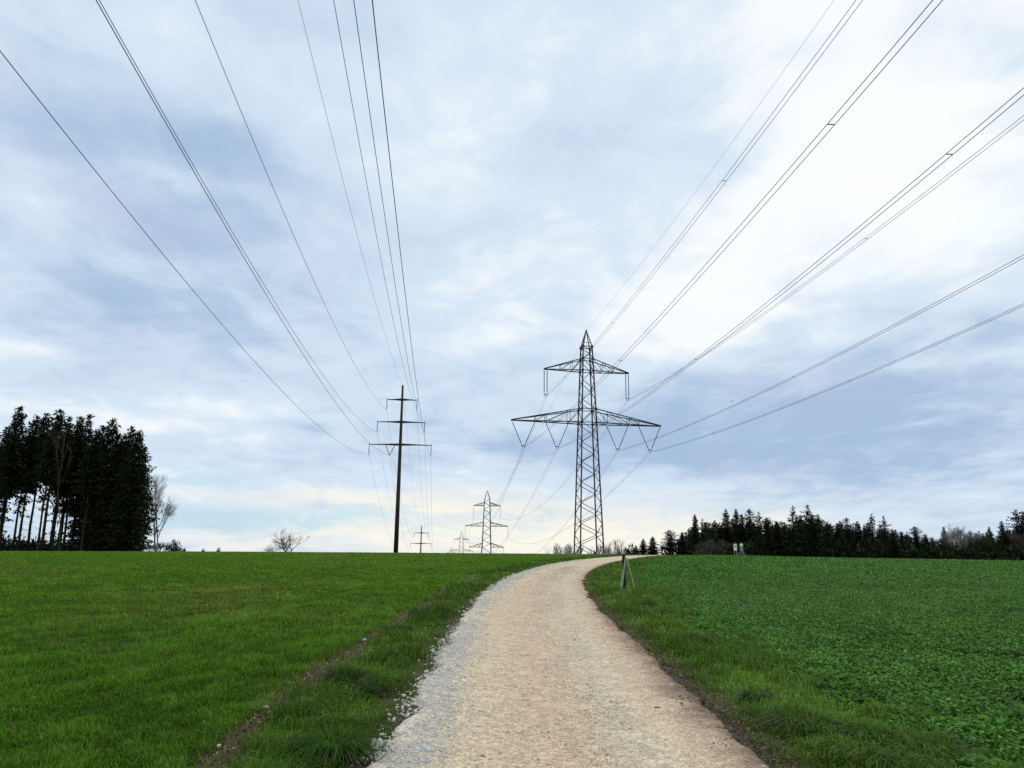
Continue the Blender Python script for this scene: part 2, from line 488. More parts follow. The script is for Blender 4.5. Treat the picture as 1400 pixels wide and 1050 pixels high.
# --- verges
parts = []
def verge(n, side, tall, colr, y1=120):
    global parts
    if side < 0:
        x, y = scatter(n, 4.6, y1, lambda y: road_x(y) + (rut_u(y) - .2) * np.sqrt(1 + road_dx(y) ** 2), lambda y: road_x(y) - (half_w(y) - .12) * np.sqrt(1 + road_dx(y) ** 2))
    else:
        x, y = scatter(n, 4.6, y1, lambda y: road_x(y) + (half_w(y) - .1) * np.sqrt(1 + road_dx(y) ** 2), lambda y: road_x(y) + (crop_u(y) + .5) * np.sqrt(1 + road_dx(y) ** 2))
    u = np.abs(lat(x, y)); nz = fbm(x * 2.2 + 3, y * 2.2 + 50, 3)
    if side < 0:
        rutm = (np.abs(u + rut_u(y)) > .36 * fbm(x * 3 + 2, y * 2.2, 2) + rng.normal(0, .05, len(x))) | (fbm(x * 1.7 + 5, y * .9) < .33)
        keep = (u > half_w(y) - .38 + nz * .85) & rutm & (u < -rut_u(y) + .15)
    else:
        keep = (u > half_w(y) - .36 + nz * .62) & (u < crop_u(y) + (nz - .4) * 1.0)
    x, y, u = x[keep], y[keep], u[keep]; n = len(x)
    tu = fbm(x * 1.5 + 70, y * 1.1 + 20, 3)
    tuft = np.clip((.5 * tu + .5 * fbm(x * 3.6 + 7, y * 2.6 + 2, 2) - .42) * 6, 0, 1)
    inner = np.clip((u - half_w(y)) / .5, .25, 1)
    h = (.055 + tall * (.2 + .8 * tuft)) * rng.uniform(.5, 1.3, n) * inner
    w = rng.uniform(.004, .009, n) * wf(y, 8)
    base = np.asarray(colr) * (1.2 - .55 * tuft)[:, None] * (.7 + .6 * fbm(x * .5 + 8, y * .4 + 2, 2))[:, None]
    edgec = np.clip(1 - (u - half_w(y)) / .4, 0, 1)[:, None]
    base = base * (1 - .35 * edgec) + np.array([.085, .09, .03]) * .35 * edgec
    col = vary(base, n, .2, .32)
    dry = rng.random(n) < .03
    col[dry] = vary(np.array([.17, .14, .075]), n, .1, .3)[dry]
    az0 = 6.283 * 1.8 * fbm(x * 1.3 + 5, y * 1.1 + 41, 2)
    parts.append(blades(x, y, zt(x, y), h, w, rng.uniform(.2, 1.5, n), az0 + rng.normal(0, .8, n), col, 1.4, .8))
verge(500000, -1, .17, (.098, .190, .024))
verge(520000, 1, .19, (.115, .225, .028))
n = 2200; y = np.exp(rng.uniform(math.log(4.8), math.log(30), n)); x = road_x(y) + rut_u(y) + rng.normal(0, .13, n)
parts.append(blades(x, y, zt(x, y) + .01, rng.uniform(.03, .09, n), rng.uniform(.004, .008, n) * wf(y, 8), rng.uniform(1., 2.5, n), rng.uniform(0, 6.283, n), vary(np.array([.17, .13, .08]), n, .1, .5), 1.2, 1.))
x, y = road_pts(1500, 4.8, 22, lambda n: 1.5 + rng.normal(0, .10, n)); n = len(x)
parts.append(blades(x, y, zt(x, y) + .02, rng.uniform(.015, .045, n), rng.uniform(.004, .008, n) * wf(y, 8), rng.uniform(1.5, 3., n), rng.uniform(0, 6.283, n), vary(np.array([.16, .13, .075]), n, .25, .4), 1.2, 1.))
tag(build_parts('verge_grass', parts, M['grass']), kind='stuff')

# --- right: leafy crop
x, y = scatter(150000, 4.6, 140, lambda y: road_x(y) + crop_u(y) * np.sqrt(1 + road_dx(y) ** 2) - .4, lambda y: .74 * y + 4)
u = lat(x, y); keep = u > crop_u(y) + (fbm(x * 1.7, y * 1.7) - .5) * 1.0 - .1
gap = fbm(x * 1.6 + 40, y * 1.0 + 13, 3); keep &= gap > .31
x, y = x[keep], y[keep]
VV = []; CC = []
for k in range(6):
    n = len(x)
    sc = np.maximum(1, y / 22)
    az = rng.uniform(0, 6.283, n); rad = rng.uniform(.01, .07, n) * sc
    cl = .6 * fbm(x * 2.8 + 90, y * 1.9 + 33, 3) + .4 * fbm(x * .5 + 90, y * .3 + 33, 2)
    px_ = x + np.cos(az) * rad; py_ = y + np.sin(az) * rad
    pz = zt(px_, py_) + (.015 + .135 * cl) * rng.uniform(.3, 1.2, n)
    L_ = rng.uniform(.035, .088, n) * sc; W_ = L_ * rng.uniform(.4, .7, n)
    up = rng.uniform(-.3, .7, n)
    d = np.stack([np.cos(az) * np.cos(up), np.sin(az) * np.cos(up), np.sin(up)], -1)
    roll = rng.normal(0, .35, n)
    s = np.stack([-np.sin(az) * np.cos(roll), np.cos(az) * np.cos(roll), np.sin(roll)], -1)
    P = np.stack([px_, py_, pz], -1)
    V = np.empty((n, 5, 3))
    V[:, 0] = P; V[:, 1] = P + d * (L_ * .5)[:, None] + s * (W_ / 2)[:, None]; V[:, 2] = P + d * (L_ * .5)[:, None] - s * (W_ / 2)[:, None]
    V[:, 1, 2] += W_ * .18; V[:, 2, 2] += W_ * .18
    V[:, 3] = P + d * (L_ * .55)[:, None]
    V[:, 4] = P + d * L_[:, None]; V[:, 4, 2] -= L_ * .2
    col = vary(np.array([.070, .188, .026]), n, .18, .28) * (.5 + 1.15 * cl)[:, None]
    br = rng.random(n) < .0015
    col[br] = vary(np.array([.35, .33, .16]), n, .1, .2)[br]
    VV.append(V.reshape(-1, 3)); CC.append(np.repeat(col[:, None], 5, 1).reshape(-1, 3))
V = np.concatenate(VV); i = np.arange(len(V) // 5)[:, None] * 5
T = np.concatenate([i + [0, 1, 3], i + [1, 4, 3], i + [0, 3, 2], i + [3, 4, 2]])
tag(link('leafy_crop', mesh_np('leafy_crop', V, [T], np.concatenate(CC)), M['leaf']), kind='stuff')

# --- stones
t = (1 + 5 ** .5) / 2
ICO = np.array([(-1, t, 0), (1, t, 0), (-1, -t, 0), (1, -t, 0), (0, -1, t), (0, 1, t), (0, -1, -t), (0, 1, -t), (t, 0, -1), (t, 0, 1), (-t, 0, -1), (-t, 0, 1)]) / 1.9
ICF = np.array([(0, 11, 5), (0, 5, 1), (0, 1, 7), (0, 7, 10), (0, 10, 11), (1, 5, 9), (5, 11, 4), (11, 10, 2), (10, 7, 6), (7, 1, 8), (3, 9, 4), (3, 4, 2), (3, 2, 6), (3, 6, 8), (3, 8, 9), (4, 9, 5), (2, 4, 11), (6, 2, 10), (8, 6, 7), (9, 8, 1)])


def stones(x, y, z, size, col):
    n = len(x)
    sc = size[:, None, None] * rng.uniform(.55, 1.2, (n, 1, 3)) * np.array([1, 1, .7])
    J = ICO[None] * (1 + rng.uniform(-.28, .28, (n, 12, 1))) * sc / 2
    a = rng.uniform(0, 6.28, n); ca, sa = np.cos(a)[:, None], np.sin(a)[:, None]
    V = np.stack([J[..., 0] * ca - J[..., 1] * sa, J[..., 0] * sa + J[..., 1] * ca, J[..., 2]], -1)
    tl = rng.normal(0, .4, n)[:, None]
    V = np.stack([V[..., 0], V[..., 1] * np.cos(tl) - V[..., 2] * np.sin(tl), V[..., 1] * np.sin(tl) + V[..., 2] * np.cos(tl)], -1)
    V += np.stack([x, y, z], -1)[:, None]
    F = (np.arange(n)[:, None, None] * 12 + ICF[None]).reshape(-1, 3)
    return V.reshape(-1, 3), F, np.repeat(col[:, None], 12, 1).reshape(-1, 3)


def road_z(x, y):
    u = lat(x, y)
    return zt(x, y) + .028 + .035 * np.exp(-((u + 1.12) / .3) ** 2) - .02 * np.exp(-((u + .62) / .3) ** 2) - .02 * np.exp(-((u - .85) / .3) ** 2) + .02 * (fbm(x * 3, y * 3) - .5)


parts = []
x, y = road_pts(30000, 4.8, 60, lambda n: -1.27 + rng.normal(0, .19, n))
keep = rng.random(len(x)) < np.clip((fbm(x * 2.2, y * 1.3, 3) - .28) * 3.2, .08, 1) * np.clip((lat(x, y) + 1.75) * 3, 0, 1); x, y = x[keep], y[keep]; n = len(x)
sz = rng.gamma(2.6, .0066, n) * np.maximum(1, y / 14) ** .7
parts.append(stones(x, y, road_z(x, y) + sz * .05, sz, vary(np.array([.86, .74, .57]), n, .05, .22)))
x, y = road_pts(60000, 4.8, 45, lambda n: rng.uniform(-1.0, 1.3, n)); n = len(x)
dens = fbm(x * 2.3 + 9, y * .9, 3); u = lat(x, y)
keep = rng.random(n) < (.25 + .85 * np.exp(-((u - .15) / .3) ** 2) + .5 * np.exp(-((u - .5) / .2) ** 2)) * np.clip((dens - .3) * 3, .1, 1)
x, y = x[keep], y[keep]; n = len(x)
sz = rng.gamma(2.6, .0046, n) * np.maximum(1, y / 14) ** .7
parts.append(stones(x, y, road_z(x, y) + sz * .02, sz, vary(np.array([.68, .55, .375]), n, .08, .28)))
# stones and clods in the bare strips
y = np.exp(rng.uniform(math.log(4.8), math.log(30), 3600)); u = rut_u(y) + rng.normal(0, .13, 3600); x = road_x(y) + u
sz = rng.gamma(2.2, .007, 3600)
parts.append(stones(x, y, zt(x, y) + .01, sz, np.where(rng.random((3600, 1)) < .06, np.array([[.6, .57, .5]]), np.array([[.12, .088, .06]])) * np.exp(rng.normal(0, .4, (3600, 1)))))
x, y = road_pts(5000, 4.8, 25, lambda n: 1.42 + rng.normal(0, .12, n)); n = len(x)
sz = rng.gamma(3, .005, n)
parts.append(stones(x, y, zt(x, y) + .018, sz, vary(np.array([.11, .085, .066]), n, .06, .4)))
x, y = scatter(700, 6, 40, lambda y: road_x(y) + crop_u(y) + .3, lambda y: .7 * y + 3); n = len(x)
sz = rng.gamma(4, .008, n)
parts.append(stones(x, y, zt(x, y) + .05, sz * .7, vary(np.array([.4, .38, .3]), n, .05, .3)))
tag(build_parts('gravel', parts, M['stone']), kind='stuff')


# ------------------------------------------------------------------ tussocks and single stones
def tussock(px, py, hgt, rad, n, label, col=(.062, .135, .02)):
    d = ray(px, py); p = None
    for Yv in np.arange(4, 60, .02):
        q = np.array([0, 0, EYE]) + d * (Yv / d[1])
        if q[2] <= zt(q[0], q[1]): p = q; break
    root = empty('grass_tussock', (p[0], p[1], p[2]))
    tag(root, label, 'grass tussock', 'tall grass tussocks on the verges')
    r = rng.random(n) ** .7 * rad * .45; a = rng.uniform(0, 6.283, n)
    x = np.cos(a) * r; y = np.sin(a) * r
    h = hgt * rng.uniform(.5, 1.15, n)
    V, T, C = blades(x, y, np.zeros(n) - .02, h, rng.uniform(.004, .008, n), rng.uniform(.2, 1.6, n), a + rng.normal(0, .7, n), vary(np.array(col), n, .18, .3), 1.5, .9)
    link('blades', mesh_np('blades', V, [T], C), M['grass'], root)
    m = n // 4
    r = rng.random(m) ** .5 * rad * .5; a = rng.uniform(0, 6.283, m)
    V, T, C = blades(np.cos(a) * r, np.sin(a) * r, np.zeros(m) - .02, hgt * rng.uniform(.3, .8, m), rng.uniform(.004, .008, m), rng.uniform(.6, 2.0, m), a, vary(np.array([.11, .095, .06]), m, .1, .4), 1.2, 1.2)
    link('dead_stalks', mesh_np('dead_stalks', V, [T], C), M['dry'], root)


tussock(455, 1040, .30, .34, 1500, 'largest grass tussock with dead grey stalks, at the bottom edge left of the track')
tussock(474, 938, .26, .34, 1100, 'dark green tussock beside the bare soil strip left of the track', (.035, .075, .018))
tussock(511, 952, .20, .22, 600, 'small tussock with pale dead stalks between dark tussock and white gravel edge', (.045, .085, .02))
tussock(545, 868, .24, .4, 800, 'wide low tussock farther along the left verge of the track', (.042, .085, .02))
tussock(1188, 1022, .26, .34, 1200, 'grass tussock with brown dead stalks on the right verge beside the leafy crop')
tussock(1090, 1000, .24, .36, 1100, 'tussock with bent pale blades on the right verge close to the track edge', (.07, .115, .025))
tussock(1035, 958, .2, .26, 500, 'dark hollow tussock midway along the right verge', (.07, .14, .025))
tussock(886, 832, .3, .36, 700, 'tuft of taller grass on the right verge just in front of the strutted post', (.04, .085, .016))

for k, (px, py, s, lb) in enumerate([(518, 1019, .085, 'largest white stone at the left edge of the track'),
                                     (566, 1002, .05, 'pale grey stone inside the gravel edge near the largest white stone'),
                                     (363, 968, .055, 'white stone lying in the bare soil strip left of the track'),
                                     (498, 876, .07, 'white stone farther up the bare soil strip beside the cereal field')]):
    d = ray(px, py)
    for Yv in np.arange(4, 60, .02):
        q = np.array([0, 0, EYE]) + d * (Yv / d[1])
        if q[2] <= zt(q[0], q[1]) + .03: break
    V, T, C = stones(np.zeros(1), np.zeros(1), np.zeros(1) + s * .2, np.array([s]), np.array([[.6, .59, .56]]))
    o = link('stone', mesh_np('stone', V, [T], C), M['stone']); o.location = q
    tag(o, lb, 'stone', 'loose white stones')


# ------------------------------------------------------------------ pylons
def lerp(a, b, t): return np.asarray(a) * (1 - t) + np.asarray(b) * t


def insulator(a, b, r=.13, mat=None, parent=None):
    a = np.asarray(a, float); b = np.asarray(b, float); L = np.linalg.norm(b - a)
    n = max(6, int(L / .3)); pts = []; rad = []
    for i in range(n):
        t0 = .06 + .88 * i / n; t1 = .06 + .88 * (i + .55) / n
        pts += [lerp(a, b, t0), lerp(a, b, t0 + .001), lerp(a, b, t1), lerp(a, b, t1 + .001)]; rad += [.05, r, r * .8, .05]
    pts = [a] + pts + [b]; rad = [.04] + rad + [.04]
    m = MB(); m.tube(pts, rad, 6)
    return m.build('insulator_string', M['insul'], parent)


def body_mesh(levels, leg_t, br_t, phase=0):
    """levels: (z, half width) list; four legs and zigzag bracing"""
    m = MB(); cor = ((-1, -1), (1, -1), (1, 1), (-1, 1))
    P = [[np.array([i * a, j * a, z]) for i, j in cor] for z, a in levels]
    for k in range(len(P) - 1):
        for q in range(4):
            m.bar(P[k][q], P[k + 1][q], leg_t)
            r = (q + 1) % 4
            if (k + q // 2 + phase) % 2: m.bar(P[k][q], P[k + 1][r], br_t)
            else: m.bar(P[k][r], P[k + 1][q], br_t)
    return m, P


def half_at(prof, z):
    return float(np.interp(z, [p[0] for p in prof], [p[1] for p in prof]))


def arm_mesh(prof, zb, ztp, L, side, nodes, t=.17, bt=.09, tip_a=.12):
    """one half of a crossarm; nodes = distances from the axis with uprights"""
    m = MB()
    ab = half_at(prof, zb); at_ = half_at(prof, ztp)
    def bot(d, j): f = (d - ab) / (L - ab); return np.array([side * d, j * (ab * (1 - f) + tip_a * f), zb])
    def top(d, j):
        f = (d - at_) / (L - at_); return np.array([side * d, j * (at_ * (1 - f) + tip_a * f), ztp * (1 - f) + (zb + .12) * f])
    ds = [ab] + list(nodes) + [L]
    for j in (-1, 1):
        m.bar(bot(ab, j), bot(L, j), t); m.bar(top(at_, j), top(L, j), t)
        for k, d in enumerate(ds[1:-1]):
            m.bar(bot(d, j), top(d, j), bt)
        for k in range(len(ds) - 2):
            m.bar(bot(ds[k + 1], j), top(max(ds[k], at_), j), bt)
    for k in range(len(ds) - 1):
        m.bar(bot(ds[k], -1), bot(ds[k + 1], 1), bt); m.bar(bot(ds[k + 1], -1), bot(ds[k + 1], 1), bt)
    m.bar(bot(L, -1), bot(L, 1), t)
    return m


YAW = .18
def local(base, yaw, X, Yl, Zl):
    c_, s_ = math.cos(yaw), math.sin(yaw)
    return np.array([base[0] + X * c_ - Yl * s_, base[1] + X * s_ + Yl * c_, base[2] + Zl])


# pylon one: two crossarms
B1 = np.array([16.45, 165.0, 2.35])
prof1 = [(-.6, 2.53), (27.9, 1.63), (39.5, 1.22), (45.0, 1.02)]
py1 = empty('power_pylon', B1, YAW)
tag(py1, 'nearest and tallest lattice steel pylon with two crossarms, beside the track bend', 'pylon', 'lattice steel power pylons')
zl = [-.6]
zl += list(np.linspace(2.0, 27.9, 13)); lv = zl + [30.9] + list(np.linspace(32.9, 39.5, 4)) + [42.2] + [43.9, 45.0]
m, P = body_mesh([(z, half_at(prof1, z)) for z in lv], .25, .115)
for z in (27.9, 30.9, 39.5, 42.2, 45.0):
    a = half_at(prof1, z)
    for i, j, k, l in ((-1, -1, 1, -1), (1, -1, 1, 1), (1, 1, -1, 1), (-1, 1, -1, -1)): m.bar((i * a, j * a, z), (k * a, l * a, z), .15)
    for i, j in ((-1, -1), (1, -1), (1, 1), (-1, 1)): m.box((i * a, j * a, z), (.42, .42, .5))
m.build('lattice_body', M['steel'], py1)
pk = MB(); a = half_at(prof1, 45.0)
for i, j in ((-1, -1), (1, -1), (1, 1), (-1, 1)): pk.bar((i * a, j * a, 45), (i * .06, j * .06, 48.75), .2, .14)
pk.bar((-a * .75, -a * .75, 45.9), (a * .75, -a * .75, 45.9), .1); pk.box((0, 0, 48.8), (.3, .3, .35))
pk.build('peak', M['steel'], py1)
for side in (-1, 1):
    o = arm_mesh(prof1, 39.5, 42.2, 9.65, side, (3.4, 6.0)).build('crossarm', M['steel'], py1)
    for dx_ in (9.6, 8.95): insulator((side * dx_, 0, 39.4), (side * dx_, 0, 33.9), .12, parent=o)
    y_ = MB(); y_.bar((side * 8.75, 0, 33.9), (side * 9.8, 0, 33.9), .13); y_.bar((side * 9.07, 0, 33.9), (side * 9.07, 0, 33.3), .08); y_.bar((side * 9.47, 0, 33.9), (side * 9.47, 0, 33.3), .08)
    y_.build('yoke_plate', M['steel'], o)
    o = arm_mesh(prof1, 27.9, 30.9, 16.8, side, (4.2, 9.3, 11.6), .19, .1).build('crossarm', M['steel'], py1)
    for a0, a1 in ((4.2, 9.3), (11.6, 16.7)):
        mid = (a0 + a1) / 2
        insulator((side * a0, 0, 27.8), (side * (mid - .3), 0, 22.6), .11, parent=o)
        insulator((side * a1, 0, 27.8), (side * (mid + .3), 0, 22.6), .11, parent=o)
        y_ = MB(); y_.bar((side * (mid - .5), 0, 22.55), (side * (mid + .5), 0, 22.55), .13)
        for e in (-.2, .2): y_.bar((side * (mid + e), 0, 22.55), (side * (mid + e), 0, 22.05), .08)
        y_.build('yoke_plate', M['steel'], o)

# pylons two, three and four: three crossarms
def pylon3(base, yaw, label, s=1.0, fine=True):
    root = empty('power_pylon', base, yaw)
    tag(root, label, 'pylon', 'lattice steel power pylons')
    H = 60.0
    prof = [(0, 4.6), (26.5, 2.6), (51, 1.75), (55, 1.5)]
    lv = list(np.linspace(0, 26.5, 8)) + list(np.linspace(28.5, 51, 11)) + [53, 55]
    m, P = body_mesh([(z, half_at(prof, z)) for z in lv], .3, .16)
    m.build('lattice_body', M['steel'], root)
    pk = MB()
    for i, j in ((-1, -1), (1, -1), (1, 1), (-1, 1)): pk.bar((i * 1.5, j * 1.5, 55), (i * .08, j * .08, H), .26, .2)
    pk.build('peak', M['steel'], root)
    for zb, ztp, L in ((51, 53, 8.1), (38.9, 41.2, 12.9), (26.5, 29.0, 10.2)):
        for side in (-1, 1):
            o = arm_mesh(prof, zb, ztp, L, side, (L * .45, L * .72), .28, .14).build('crossarm', M['steel'], root)
            insulator((side * L, 0, zb), (side * L, 0, zb - 7), .14, parent=o)
    return root


P2 = np.array([-14.3, 470.0, -19.1]); P3 = np.array([-52.8, 846.0, -31.2]); P4 = np.array([-90.1, 1200.0, -44.0])
pylon3(P2, .1, 'middle lattice pylon with three crossarms, rising beyond the hilltop between pole and nearest pylon')
pylon3(P3, .1, 'small far lattice pylon just left of the middle pylon, on the horizon')
pylon3(P4, .1, 'faintest and farthest pylon, only its tip showing above the horizon')


# steel poles
def pole(base, yaw, label, name='power_pole'):
    root = empty(name, base, yaw)
    tag(root, label, 'power pole', 'slim steel power poles with three crossarms')
    H = 30.3
    m = MB(); m.tube([(0, 0, -1.5), (0, 0, 10), (0, 0, 20), (0, 0, H)], [.42, .36, .28, .19], 12)
    m.build('pole', M['pole'], root, True)
    for z, L in ((27.55, 2.78), (23.35, 4.33), (19.15, 5.63)):
        m = MB()
        m.tube([(-L, 0, z - .02), (-L * .5, 0, z + .02), (-.3, 0, z + .03), (.3, 0, z + .03), (L * .5, 0, z + .02), (L, 0, z - .02)], [.07, .13, .23, .23, .13, .07], 6)
        m.bar((-L, 0, z), (-L, 0, z + .28), .1); m.bar((L, 0, z), (L, 0, z + .28), .1)
        o = m.build('crossarm', M['pole'], root)
        for side in (-1, 1): insulator((side * L, 0, z - .05), (side * L, 0, z - 1.95), .09, parent=o)
        if L > 5:
            for e0, e1 in ((-2.6, -2.0), (-1.0, -1.75)): insulator((e0, 0, z - .1), (e1, 0, z - 1.75), .09, parent=o)
            m = MB(); m.box((-1.87, 0, z - 1.83), (.4, .12, .16)); m.build('yoke_plate', M['steel'], o)
    return root


PB1 = np.array([-20.35, 140.0, 2.42]); PB2 = np.array([-36.2, 318.0, -16.6])
pole(PB1, .06, 'tall slim brown steel pole with three straight crossarms, standing alone in the cereal field')
pole(PB2, .06, 'small distant steel pole showing over the hill left of the lattice pylons')

# ------------------------------------------------------------------ cables
def sagspan(a, b, c, n):
    t = np.linspace(0, 1, n); L2 = (b[0] - a[0]) ** 2 + (b[1] - a[1]) ** 2
    p = a[None] * (1 - t)[:, None] + b[None] * t[:, None]
    p[:, 2] -= c * L2 * t * (1 - t)
    return p


def near_span(a, m_, c, Yl, y_end=-60, n=60):
    Yv = np.linspace(y_end, a[1], n)
    return np.stack([a[0] + m_ * (Yv - a[1]), Yv, a[2] + c * ((Yv - Yl) ** 2 - (a[1] - Yl) ** 2)], -1)


def cable(paths, twin, r, label, group, spacers=()):
    root = empty('power_cable', paths[0][-1])
    tag(root, label, 'power cable', group)
    o0 = paths[0][-1]
    full = np.concatenate([paths[0]] + [p[1:] for p in paths[1:]]) - o0
    offs = (-.2, .2) if twin else (0,)
    d = np.gradient(full, axis=0); d[:, 2] = 0; d /= np.linalg.norm(d, axis=1)[:, None]
    side = np.stack([d[:, 1], -d[:, 0], 0 * d[:, 0]], -1)
    for e in offs:
        m = MB(); m.tube(full + side * e, r, 5); m.build('conductor', M['wire'], root, True)
    if twin:
        n0 = len(paths[0])
        for Ys in spacers:
            q = np.array([np.interp(Ys, paths[0][:, 1], paths[0][:, k]) for k in range(3)]) - o0
            m = MB(); m.bar(q - side[5] * .21, q + side[5] * .21, .04)
            m.build('spacer', M['steel'], root)
    return root


G1 = 'overhead cables of the lattice pylon line'
def p1(X, Zl): return local(B1, YAW, X, 0, Zl)
def p2(X, Zl): return local(P2, .1, X, 0, Zl)
def p3(X, Zl): return local(P3, .1, X, 0, Zl)
def p4(X, Zl): return local(P4, .1, X, 0, Zl)
rows = [
    # P1 attach, coef, low, far attach (x, z), label, spacers
    ((0, 48.9), .00039, 96.6, (0, 60.0), False, 'thin single earth wire from the tip of the nearest lattice pylon', ()),
    ((-9.27, 33.3), .0004, 93.8, (-8.1, 44.0), True, 'twin cable from the left end of the nearest pylon upper crossarm', (18, 62, 103, 140)),
    ((-14.15, 22.05), .00044, 93.4, (-12.9, 31.9), True, 'twin cable from the leftmost insulator V of the nearest pylon', (36, 80, 118, 150)),
    ((-6.75, 22.05), .00046, 91.0, (-10.2, 19.5), True, 'twin cable from the inner left insulator V, passing behind the nearest pylon', (38, 78, 120)),
    ((9.27, 33.3), .00044, 95.0, (8.1, 44.0), True, 'twin cable from the right end of the nearest pylon upper crossarm', (30, 73, 115)),
    ((6.75, 22.05), .00042, 89.8, (10.2, 19.5), True, 'twin cable from the inner right insulator V of the nearest pylon', (40, 85, 125)),
    ((14.15, 22.05), .0004, 90.5, (12.9, 31.9), True, 'lowest twin cable, from the rightmost insulator V of the nearest pylon', (45, 87, 130)),
]
for (X_, Z_), cf, Yl, (X2, Z2), twin, lb, spc in rows:
    a = p1(X_, Z_); b = p2(X2, Z2); c_ = p3(X2, Z2); d_ = p4(X2, Z2)
    cable([near_span(a, -.11, cf, Yl), sagspan(a, b, .00042, 40), sagspan(b, c_, .00038, 30), sagspan(c_, d_, .0004, 20)], twin, .014 if not twin else .020, lb, G1, spc)
G2 = 'overhead cables of the steel pole line'
def q1(X, Zl): return local(PB1, .06, X, 0, Zl)
def q2(X, Zl): return local(PB2, .06, X, 0, Zl)
for (X_, Z_), cf, Yl, lb in [
    ((-5.63, 17.2), .00075, 60.1, 'leftmost lone cable, from the left end of the steel pole lowest crossarm'),
    ((-1.87, 17.25), .00073, 58.8, 'cable from the small V insulator beneath the steel pole lowest crossarm'),
    ((-4.33, 21.4), .00075, 59.2, 'cable from the left end of the steel pole middle crossarm'),
    ((-2.78, 25.6), .00078, 57.8, 'cable from the left end of the steel pole top crossarm'),
    ((0, 30.3), .00060, 51.6, 'thin cable from the very top of the steel pole'),
    ((2.78, 25.6), .00072, 56.8, 'cable from the right end of the steel pole top crossarm'),
    ((4.33, 21.4), .00071, 56.8, 'cable from the right end of the steel pole middle crossarm'),
    ((5.63, 17.2), .00072, 54.1, 'rightmost cable of the steel pole, from its lowest crossarm right end')]:
    a = q1(X_, Z_); b = q2(X_, Z_)
    cable([near_span(a, -.09, cf, Yl), sagspan(a, b, .00073, 40)], False, .016 if X_ else .012, lb, G2)


# ------------------------------------------------------------------ trees
def tri_cards(P, D, Sd, L, W, rnd):
    """triangles: base at P, pointing along D, wide along Sd"""
    n = len(P)
    V = np.empty((n, 3, 3))
    V[:, 0] = P - Sd * (W / 2)[:, None]; V[:, 1] = P + Sd * (W / 2)[:, None]; V[:, 2] = P + D * L[:, None]
    return V.reshape(-1, 3)


def spruce_mesh(h, z0, rmax, seed, dens=1.0, ragged=.3, power=.8, low=None, base=(.016, .023, .011), droop=.25):
    r = np.random.default_rng(seed)
    Pz = []; 
    PP = []; DD = []; SS = []; LL = []; WW = []; CC = []
    z = h - .15; lob = r.uniform(.65, 1.2, 9)
    while z > (low or z0):
        t = min(1, (h - z) / (h - z0))
        if z < z0 and r.random() < .3 + .45 * (z0 - z) / (z0 - low): z -= r.uniform(.3, .9); continue
        R = rmax * (t ** power) * (1 + r.normal(0, ragged * .5)) + .12
        if z < z0: R *= r.uniform(.25, .75)
        if t > .85 and low is None: R *= 1 - (t - .85) / .15 * .35
        nb = max(3, int((3.5 + 4.5 * min(1, t * 2.2)) * dens)) if z > z0 else r.integers(1, 4)
        a0 = r.uniform(0, 6.28)
        for b in range(nb):
            a = a0 + 6.283 * b / nb + r.normal(0, .25)
            L = R * r.uniform(.55, 1.15) * lob[int((a % 6.283) / 6.284 * 9)]
            if r.random() < ragged * .25: L *= r.uniform(.2, .6)
            steps = max(2, int(L / .42)) if L > .6 else 2
            up = .5 * (1 - min(1, t * 2.5)) - droop * min(1, t * 2)
            for k in range(steps):
                s = L * (k + .6) / steps
                zz = z + s * up + .1 * s * s / max(L, .5) * (.8)
                p = np.array([math.cos(a) * s, math.sin(a) * s, zz])
                for q in range(2):
                    aa = a + r.normal(0, .75)
                    el = r.normal(-.15 if q == 0 else -.85, .35) + (.9 if t < .06 else 0)
                    d = np.array([math.cos(aa) * math.cos(el), math.sin(aa) * math.cos(el), math.sin(el)])
                    sd = np.array([-math.sin(aa), math.cos(aa), r.normal(0, .5)]) if q == 0 else np.array([math.cos(a), math.sin(a), r.normal(0, .3)])
                    PP.append(p + r.normal(0, .08, 3)); DD.append(d); SS.append(sd)
                    LL.append(r.uniform(.45, .95) * (.6 + .4 * min(1, R))); WW.append(r.uniform(.25, .6) * (.5 + .5 * min(1, R)))
                    CC.append(np.array(base) * math.exp(r.normal(0, .35)) * np.array([1 + r.normal(0, .15), 1, 1 + r.normal(0, .15)]))
        z -= r.uniform(.3, .52) / max(.6, dens ** .5)
    # leader
    for k in range(6):
        PP.append(np.array([0, 0, h - .12 * k - .25])); a = r.uniform(0, 6.28); DD.append(np.array([math.cos(a) * .35, math.sin(a) * .35, .9])); SS.append(np.array([math.sin(a), -math.cos(a), 0]))
        LL.append(.55); WW.append(.16); CC.append(np.array(base))
    V = tri_cards(np.array(PP), np.array(DD), np.array(SS), np.array(LL), np.array(WW), r)
    T = np.arange(len(V)).reshape(-1, 3)
    return mesh_np('crown', V, [T], np.repeat(np.array(CC), 3, 0))


def trunk_mesh(h, r0, seed, dead=(0, 0), lean=0.0):
    r = np.random.default_rng(seed); m = MB()
    n = 9; pts = []
    for i in range(n):
        t = i / (n - 1); pts.append((lean * h * t + r.normal(0, .04), r.normal(0, .04), -2.0 + (h + 1.9) * t))
    m.tube(pts, [r0 * (1 - .92 * i / (n - 1)) + .015 for i in range(n)], 7)
    if dead[1] > dead[0]:
        z = dead[0]
        while z < dead[1]:
            a = r.uniform(0, 6.28); L = r.uniform(.5, 1.9)
            p = np.array([lean * z, 0, z]); e = p + np.array([math.cos(a) * L, math.sin(a) * L, r.uniform(-.5, .1)])
            m.bar(p, e, .06, .02)
            z += r.uniform(.25, .7)
    return m.mesh('trunk')


PROTO = {}
def make_proto(key, crown_args, trunk_args):
    PROTO[key] = (spruce_mesh(**crown_args), trunk_mesh(**trunk_args), crown_args['h'])


